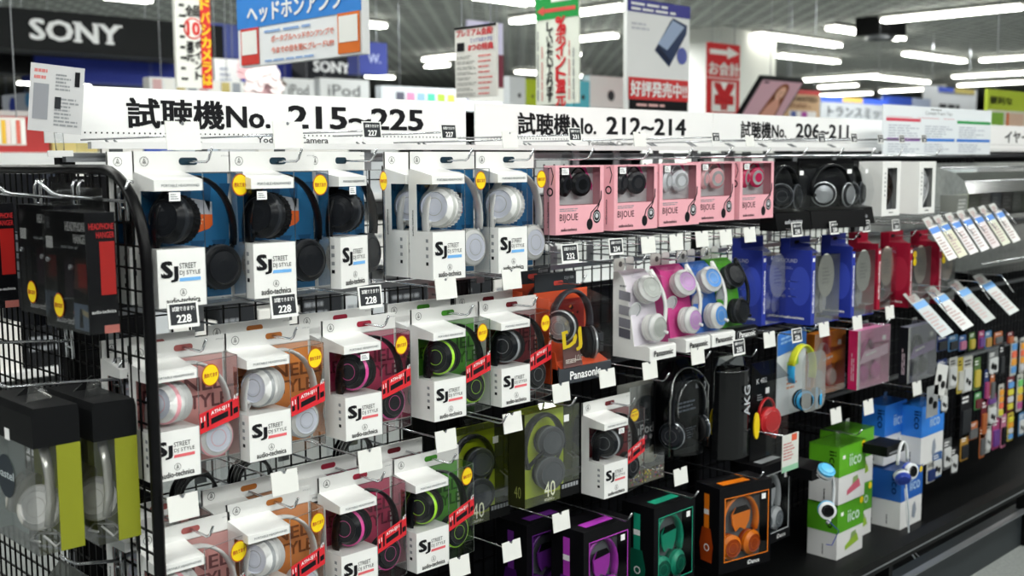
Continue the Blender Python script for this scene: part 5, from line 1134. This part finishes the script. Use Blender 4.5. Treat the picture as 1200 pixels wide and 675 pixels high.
# points banner
t, W, H = xsign('vertical_banner', 'tall pale banner with green arrow head and red vertical lettering', 628, -28, 678, 122, 3.6, 'eef2e6')
m = MB().prism([(-.003, 0, H * .655), (-.003, W, H * .655), (-.003, W, H), (-.003, 0, H)], (.002, 0, 0), mat('1f9a48', .5))
m.prism([(-.005, W * .96, H * .72), (-.005, W * .8, H * .755), (-.005, W * .8, H * .735), (-.005, W * .06, H * .735), (-.005, W * .06, H * .705), (-.005, W * .8, H * .705), (-.005, W * .8, H * .685)], (.001, 0, 0), mat('d8504a')).prism([(-.005, W * .62, H * .78), (-.005, W * .14, H * .78), (-.005, W * .14, H * .98), (-.005, W * .62, H * .98)], (.001, 0, 0), PAPER).text('2', (-.005, W * .8, H * .86), Z, Y, W * .2, CARD, W * .2, .03, True)
for i, ch in enumerate('%ポイント還元'): m.text(ch, (-.004, W * .4, H * (.61 - .095 * i)), u, Z, W * .24, RED, W * .22, .03, True)
for i, ch in enumerate('していただいております'): m.text(ch, (-.004, W * .66, H * (.6 - .055 * i)), u, Z, W * .15, INK, W * .14, .02, True)
for f in (.92, .82, .18, .08): m.bars((-.004, W * f, H * .03), Z, Y * 1.0, H * .58, W * .05, 1, mat('d88a86') if f in (.18, .82) else GREYINK, int(f * 50))
m.out('print', t)
# player poster
t, W, H = ysign('product_poster', 'white poster of a dark pocket player with a red band of lettering', 735, -3, 807, 129, 3.2, 'f6f7f8')
m = MB().quad((0, q, H * .885), (W, q, H * .885), (W, q, H), (0, q, H), mat('3f3f96')).quad((W * .02, q, H * .1), (W * .98, q, H * .1), (W * .98, q, H * .3), (W * .02, q, H * .3), mat('d6262a')).quad((W * .03, q, H * .01), (W * .97, q, H * .01), (W * .97, q, H * .1), (W * .03, q, H * .1), INK)
m.text('好評発売中!!', (W * .05, q * 1.5, H * .13), X, Z, H * .14, CARD, W * .9, .03).bars((W * .05, q * 1.5, H * .89), X, Z, W * .9, H * .09, 2, CARD).bars((W * .14, q * 1.5, H * .03), X, Z, W * .7, H * .045, 1, mat('e8b8b4'))
m.plate([(W * .43, H * .56), (W * .66, H * .42), (W * .94, H * .74), (W * .95, H * .82), (W * .72, H * .87), (W * .68, H * .84)], q, 0, mat('2a3a5c', .3)).plate([(W * .47, H * .62), (W * .62, H * .57), (W * .9, H * .8), (W * .71, H * .85)], q * 1.5, q, mat('9fb2d2', .3)).plate([(W * .45, H * .57), (W * .65, H * .45), (W * .67, H * .48), (W * .48, H * .6)], q * 1.8, q, mat('1c2640', .3))
m.disc((W * .87, q, H * .53), (0, -1, 0), W * .085, mat('5a64b0'), 20).bars((W * .06, q, H * .72), X, Z, W * .35, H * .08, 2, mat('d0d2da')); m.out('print', t)
# register sign
t, W, H = ysign('register_sign', 'red register sign with white arrow and yen mark, left of the screen', 830, 49, 866, 133, 6, 'd2242a')
m = MB().plate([(W * .05, H * .84), (W * .6, H * .84), (W * .6, H * .79), (W * .97, H * .875), (W * .6, H * .96), (W * .6, H * .91), (W * .05, H * .91)], q, 0, PAPER).text('お会計', (W * .5, q, H * .64), X, Z, H * .19, PAPER, W * .94, .03, True).quad((W * .12, q, H * .03), (W * .88, q, H * .03), (W * .88, q, H * .46), (W * .12, q, H * .46), PAPER).text('¥', (W * .5, q * 1.5, H * .25), X, Z, H * .36, mat('c8242a'), W * .56, .05, True).quad((0, q, H * .5), (W, q, H * .5), (W, q, H * .515), (0, q, H * .515), PAPER); m.out('print', t)
# leaning screen showing a woman's portrait
a, b = at(865, 136, 5.4), at(915, 137, 5.4); W, H = b.x - a.x, .40
t = thing('display_screen', 'leaning screen with a long haired woman on pink, right of the register sign', 'screen', (a.x, 5.4, a.z - .02), None, 0)
M_ = Matrix.Rotation(.62, 4, 'X')
wires(t, [(W * .3, -.18, .3), (W * .7, -.18, .3)], 3.2 - a.z)
m = MB(); m.T = M_; m.box(0, W, 0, .04, 0, H, BLACK).out('housing', t)
m = MB(); m.T = M_
m.quad((.02, -.002, .02), (W - .02, -.002, .02), (W - .02, -.002, H - .02), (.02, -.002, H - .02), mat('d8a8b8', .4))
ell = lambda cx, cz, a, b: [(W * (cx + a * math.cos(k * PI / 12)), H * (cz + b * math.sin(k * PI / 12))) for k in range(24)]
m.plate(ell(.6, .66, .15, .24), -.004, -.002, mat('8a4a28', .6)).plate([(W * .45, H * .66), (W * .75, H * .66), (W * .8, H * .05), (W * .38, H * .05)], -.004, -.002, mat('8a4a28', .6))
m.plate(ell(.6, .66, .095, .16), -.006, -.004, mat('e8b49c', .6)).plate([(W * .56, H * .54), (W * .64, H * .54), (W * .74, H * .34), (W * .76, H * .05), (W * .42, H * .05), (W * .46, H * .34)], -.0055, -.004, mat('e0a08c', .6))
for ex in (.565, .635): m.plate(ell(ex, .69, .013, .014), -.0066, -.006, mat('3a2018', .6))
m.plate(ell(.6, .585, .022, .012), -.0066, -.006, mat('b84a4a', .6)).plate(ell(.6, .64, .008, .022), -.0066, -.006, mat('d89a84', .6))
m.quad((W * .08, -.004, H * .88), (W * .2, -.004, H * .88), (W * .2, -.004, H * .92), (W * .08, -.004, H * .92), INK)
m.out('picture', t)
t, W, H = ysign('wanted_poster', 'tan poster headed WANTED right of the leaning screen', 921, 104, 960, 140, 6.5, 'c8a27a')
m = MB().text('WANTED', (W * .08, q, H * .62), X, Z, H * .16, mat('3a2a1e'), W * .84, .02).quad((0, q, H * .86), (W, q, H * .86), (W, q, H), (0, q, H), mat('c83a3a')).quad((W * .1, q, 0), (W * .9, q, 0), (W * .9, q, H * .3), (W * .1, q, H * .3), mat('e6e2e0')).quad((W * .45, q * 1.3, 0), (W * .62, q * 1.3, 0), (W * .62, q * 1.3, H * .28), (W * .45, q * 1.3, H * .28), mat('a83a9a')).quad((W * .15, q * 1.3, 0), (W * .3, q * 1.3, 0), (W * .3, q * 1.3, H * .28), (W * .15, q * 1.3, H * .28), mat('4a5a9a')).bars((W * .1, q, H * .4), X, Z, W * .8, H * .15, 2, mat('8a5a3a')); m.out('print', t)
t, W, H = ysign('category_board', 'grey board lettered for transmitters with blue top edge', 962, 112, 1040, 142, 7.2, 'a2a6a9')
m = MB().text('トランスミッター', (W * .1, q, H * .2), X, Z, H * .42, mat('3a3c40'), W * 1.05, .02).quad((0, q, H * .78), (W, q, H * .78), (W, q, H), (0, q, H), mat('3a5ac8')).quad((W * .3, q * 1.2, H * .8), (W * .6, q * 1.2, H * .8), (W * .6, q * 1.2, H), (W * .3, q * 1.2, H), mat('c8a858')); m.out('print', t)
t, W, H = ysign('category_board', 'white board with blue and yellow top edge behind the foam tips chart', 1083, 100, 1144, 130, 8, 'eceef2')
m = MB().quad((W * .25, q, H * .8), (W * .55, q, H * .8), (W * .55, q, H), (W * .25, q, H), mat('3a58c8')).quad((W * .55, q, H * .8), (W * .95, q, H * .8), (W * .95, q, H), (W * .55, q, H), mat('c8b45a')).bars((W * .28, q, H * .1), X, Z, W * .6, H * .3, 1, INK); m.out('print', t)
t, W, H = ysign('category_board', 'white board above the foam tips chart with pale blue edge', 1034, 112, 1090, 132, 7.6, 'c8d4f0')
MB().quad((0, q, H * .5), (W * .6, q, H * .5), (W * .6, q, H), (0, q, H), mat('3a5ac8')).out('print', t)
t, W, H = ysign('green_poster', 'lime green poster above small packs at the right frame edge', 1158, 104, 1225, 149, 3.1, 'b9cc3a')
m = MB().text('便利な', (W * .03, q, H * .62), X, Z, H * .2, INK, W * .36, .02).quad((0, q, 0), (W, q, 0), (W, q, H * .46), (0, q, H * .46), mat('e8e6d8')).quad((W * .04, q * 1.2, H * .05), (W * .26, q * 1.2, H * .05), (W * .26, q * 1.2, H * .4), (W * .04, q * 1.2, H * .4), mat('8fc04a')).quad((W * .32, q * 1.2, H * .05), (W * .6, q * 1.2, H * .05), (W * .6, q * 1.2, H * .4), (W * .32, q * 1.2, H * .4), mat('eac8b0')).quad((W * .3, q * 1.3, H * .05), (W * .34, q * 1.3, H * .05), (W * .34, q * 1.3, H * .4), (W * .3, q * 1.3, H * .4), mat('e06a20')); m.out('print', t)
# second brand board and player boards
t, W, H = ysign('brand_board', 'second black board with white SONY letters behind the blue amp sign', 360, 62, 428, 92, 10, '1a1c22', depth=.3)
sony(MB(), (W * .1, q, H * .3), W * .62, H * .42, CARD).out('lettering', t)
t, W, H = ysign('blue_board', 'blue board left of the second SONY board', 300, 70, 362, 94, 10.5, '3a48b8', depth=.3)
MB().bars((W * .1, q, H * .5), X, Z, W * .3, H * .2, 1, mat('a8b2e8')).out('print', t)
t, W, H = ysign('blue_board', 'small blue board with a W mark right of the second SONY board', 421, 48, 454, 86, 9.2, '2f3e98', depth=.2)
MB().text('W.', (W * .3, q, H * .35), X, Z, H * .28, mat('b8c2f0'), W * .45, .02).out('lettering', t)
for (x0, x1), lb in zip(((332, 369), (375, 433)), ('narrow white board lettered iPod, left of two', 'wider white board lettered iPod, right of two')):
    t, W, H = ysign('player_board', lb, x0, 91, x1, 124, 9, 'dfe1e2', depth=.1)
    MB().text('iPod', (W * .15, q, H * .38), X, Z, H * .4, mat('6a6d70'), W * .65, .008).out('lettering', t)
t, W, H = ysign('colour_board', 'long white board with small coloured players pictured', 447, 100, 600, 126, 9, 'e6ecf0', depth=.1)
m = MB()
for i, c in enumerate(('5a5a6a', 'd88ab0', '8ab0e0', '4ac09a', '9ac83a', 'e0c04a')): m.quad((W * (.1 + .075 * i), q, H * .3), (W * (.16 + .075 * i), q, H * .3), (W * (.16 + .075 * i), q, H * .75), (W * (.1 + .075 * i), q, H * .75), mat(c))
m.out('print', t)
for (x0, y0, x1, c, lb) in ((597, 89, 616, 'e2e6ea', 'white player poster left of the lime one'), (616, 92, 629, 'b4c81a', 'lime green player poster left of the points banner'), (671, 94, 691, '5ac8dc', 'cyan player poster right of the points banner'), (691, 88, 732, 'f4f5f5', 'plain white board left of the player poster')):
    t, W, H = ysign('player_poster', lb, x0, y0, x1, 126, 7, c, 'poster', .1)
    m = MB().disc((W * .6, q, H * .4), (0, -1, 0), W * .1, mat('3a3c40'), 12); m.out('print', t)
t, W, H = ysign('leaflet_board', 'white board of leaflets behind the long header, under the blue boards', 175, 90, 286, 112, 7.5, 'e2e2e0', depth=.1)
m = MB()
for i in range(8): m.quad((W * (.03 + .12 * i), q, H * .2), (W * (.12 + .12 * i), q, H * .2), (W * (.12 + .12 * i), q, H * .9), (W * (.03 + .12 * i), q, H * .9), mat(('c8a0a0', 'e8e6e0', 'b8a868', '8f949c')[i % 4]))
m.out('print', t)
t, W, H = ysign('tall_white_board', 'tall white board with small pictures right of the red and white banner', 251, 68, 282, 112, 8, 'f0f1f2', depth=.1)
MB().bars((W * .2, q, H * .2), X, Z, W * .5, H * .6, 4, mat('a8aec0')).out('print', t)
# blossom decoration
a = at(285, 112, 7.8); b = at(335, 88, 7.8)
t = thing('blossom_garland', 'pale pink blossom garland below the blue amp sign', 'decoration', (a.x, 7.8, a.z))
wires(t, [(.1, 0, .1)], 3.2 - a.z)
m = MB().wire([(0, 0, .05), ((b.x - a.x) * .5, 0, .2), (b.x - a.x, 0, .1)], .012, mat('5a4a3a')); m.out('branch', t)
for i in range(14):
    m = MB(); cx, cz, r = R.uniform(0, b.x - a.x), R.uniform(0, .26), R.uniform(.05, .09)
    for k in range(5):
        q_ = 2 * PI * k / 5; m.disc((cx + r * .6 * math.cos(q_), -.03 * (i % 3) - .01 - .001 * k, cz + r * .6 * math.sin(q_)), (.2 * math.cos(q_), -1, .2), r * .6, mat(('f2d4d6', 'e8b8be', 'f6e6e6')[i % 3], .8), 10)
    m.out('blossom', t)
# blurred sign and goods at the far left edge
t, W, H = ysign('package_display', 'blurred display of pale, red and yellow packages at the left frame edge', -12, 137, 31, 170, 5.2, 'e6e2dc', depth=.08)
m = MB()
for i in range(7): m.quad((W * (.02 + .14 * i), q, H * .05), (W * (.14 + .14 * i), q, H * .05), (W * (.14 + .14 * i), q, H * .9), (W * (.02 + .14 * i), q, H * .9), mat(('d8504a', 'f2efe8', 'e8b83a', 'f0d8d4', 'e8e6e2', 'd86a5a', 'f4f2ee')[i], .6))
m.out('packages', t)
t, W, H = xsign('aisle_sign', 'pale sign with blue discs at the left frame edge', 2, 112, 36, 139, 4.2, 'd4d8e4')
MB().disc((-.003, W * .6, H * .5), (-1, 0, 0), H * .38, mat('3048b0'), 24).disc((-.003, W * .05, H * .7), (-1, 0, 0), H * .3, mat('5aa8e0'), 24).out('print', t)
# low shelving of the next aisles
def shelf_unit(label, x, y, L, h, cols, seed):
    t = thing('shelf_unit', label, 'shelf unit', (x, y, 0)); q2 = random.Random(seed)
    m = MB().box(0, L, .28, .32, 0, h, mat('d2d4d4', .6)).box(0, .03, 0, .6, 0, h, mat('c4c6c6', .6)).box(L - .03, L, 0, .6, 0, h, mat('c4c6c6', .6)); m.out('body', t)
    for k in range(4): MB().box(.03, L - .03, 0, .6, .1 + k * h * .25, .13 + k * h * .25, WHITE2).out('shelf', t)
    for k in range(4):
        xx = .05
        while xx < L - .46:
            ww, hh = q2.uniform(.16, .4), q2.uniform(.1, h * .17)
            o = thing('shelf_carton', '%s carton on the %s' % (q2.choice(['small', 'slim', 'squat', 'upright']), label), 'carton', (x + xx, y + .03, .1301 + k * h * .25), 'cartons on the ' + label)
            MB().box(0, ww - .01, 0, .15, 0, hh, mat(q2.choice(cols), .6)).out('carton', o)
            MB().bars((.01, -.0008, hh * .3), X, Z, ww * .7, hh * .4, 2, mat('8a8d92'), k).out('print', o); xx += ww + .01
PAL = ['e8e6e2', 'd8d9dc', 'c83a3a', '3a5ab8', 'e8d48a', 'f2f0ec', '2a2c30', 'b8c8d8']
shelf_unit('white shelving of the aisle behind the end grid', .2, 4.4, 4.6, 1.3, ['e8e6e2', 'd8d9dc', 'f2f0ec', '2a2c30', 'c8ccd0', '17181b'], 3)
shelf_unit('low shelving two aisles behind the end grid', 1.2, 7.2, 4.6, 1.6, PAL + ['f4f2ee', 'e9e4d8', 'dfe6ea'], 5)
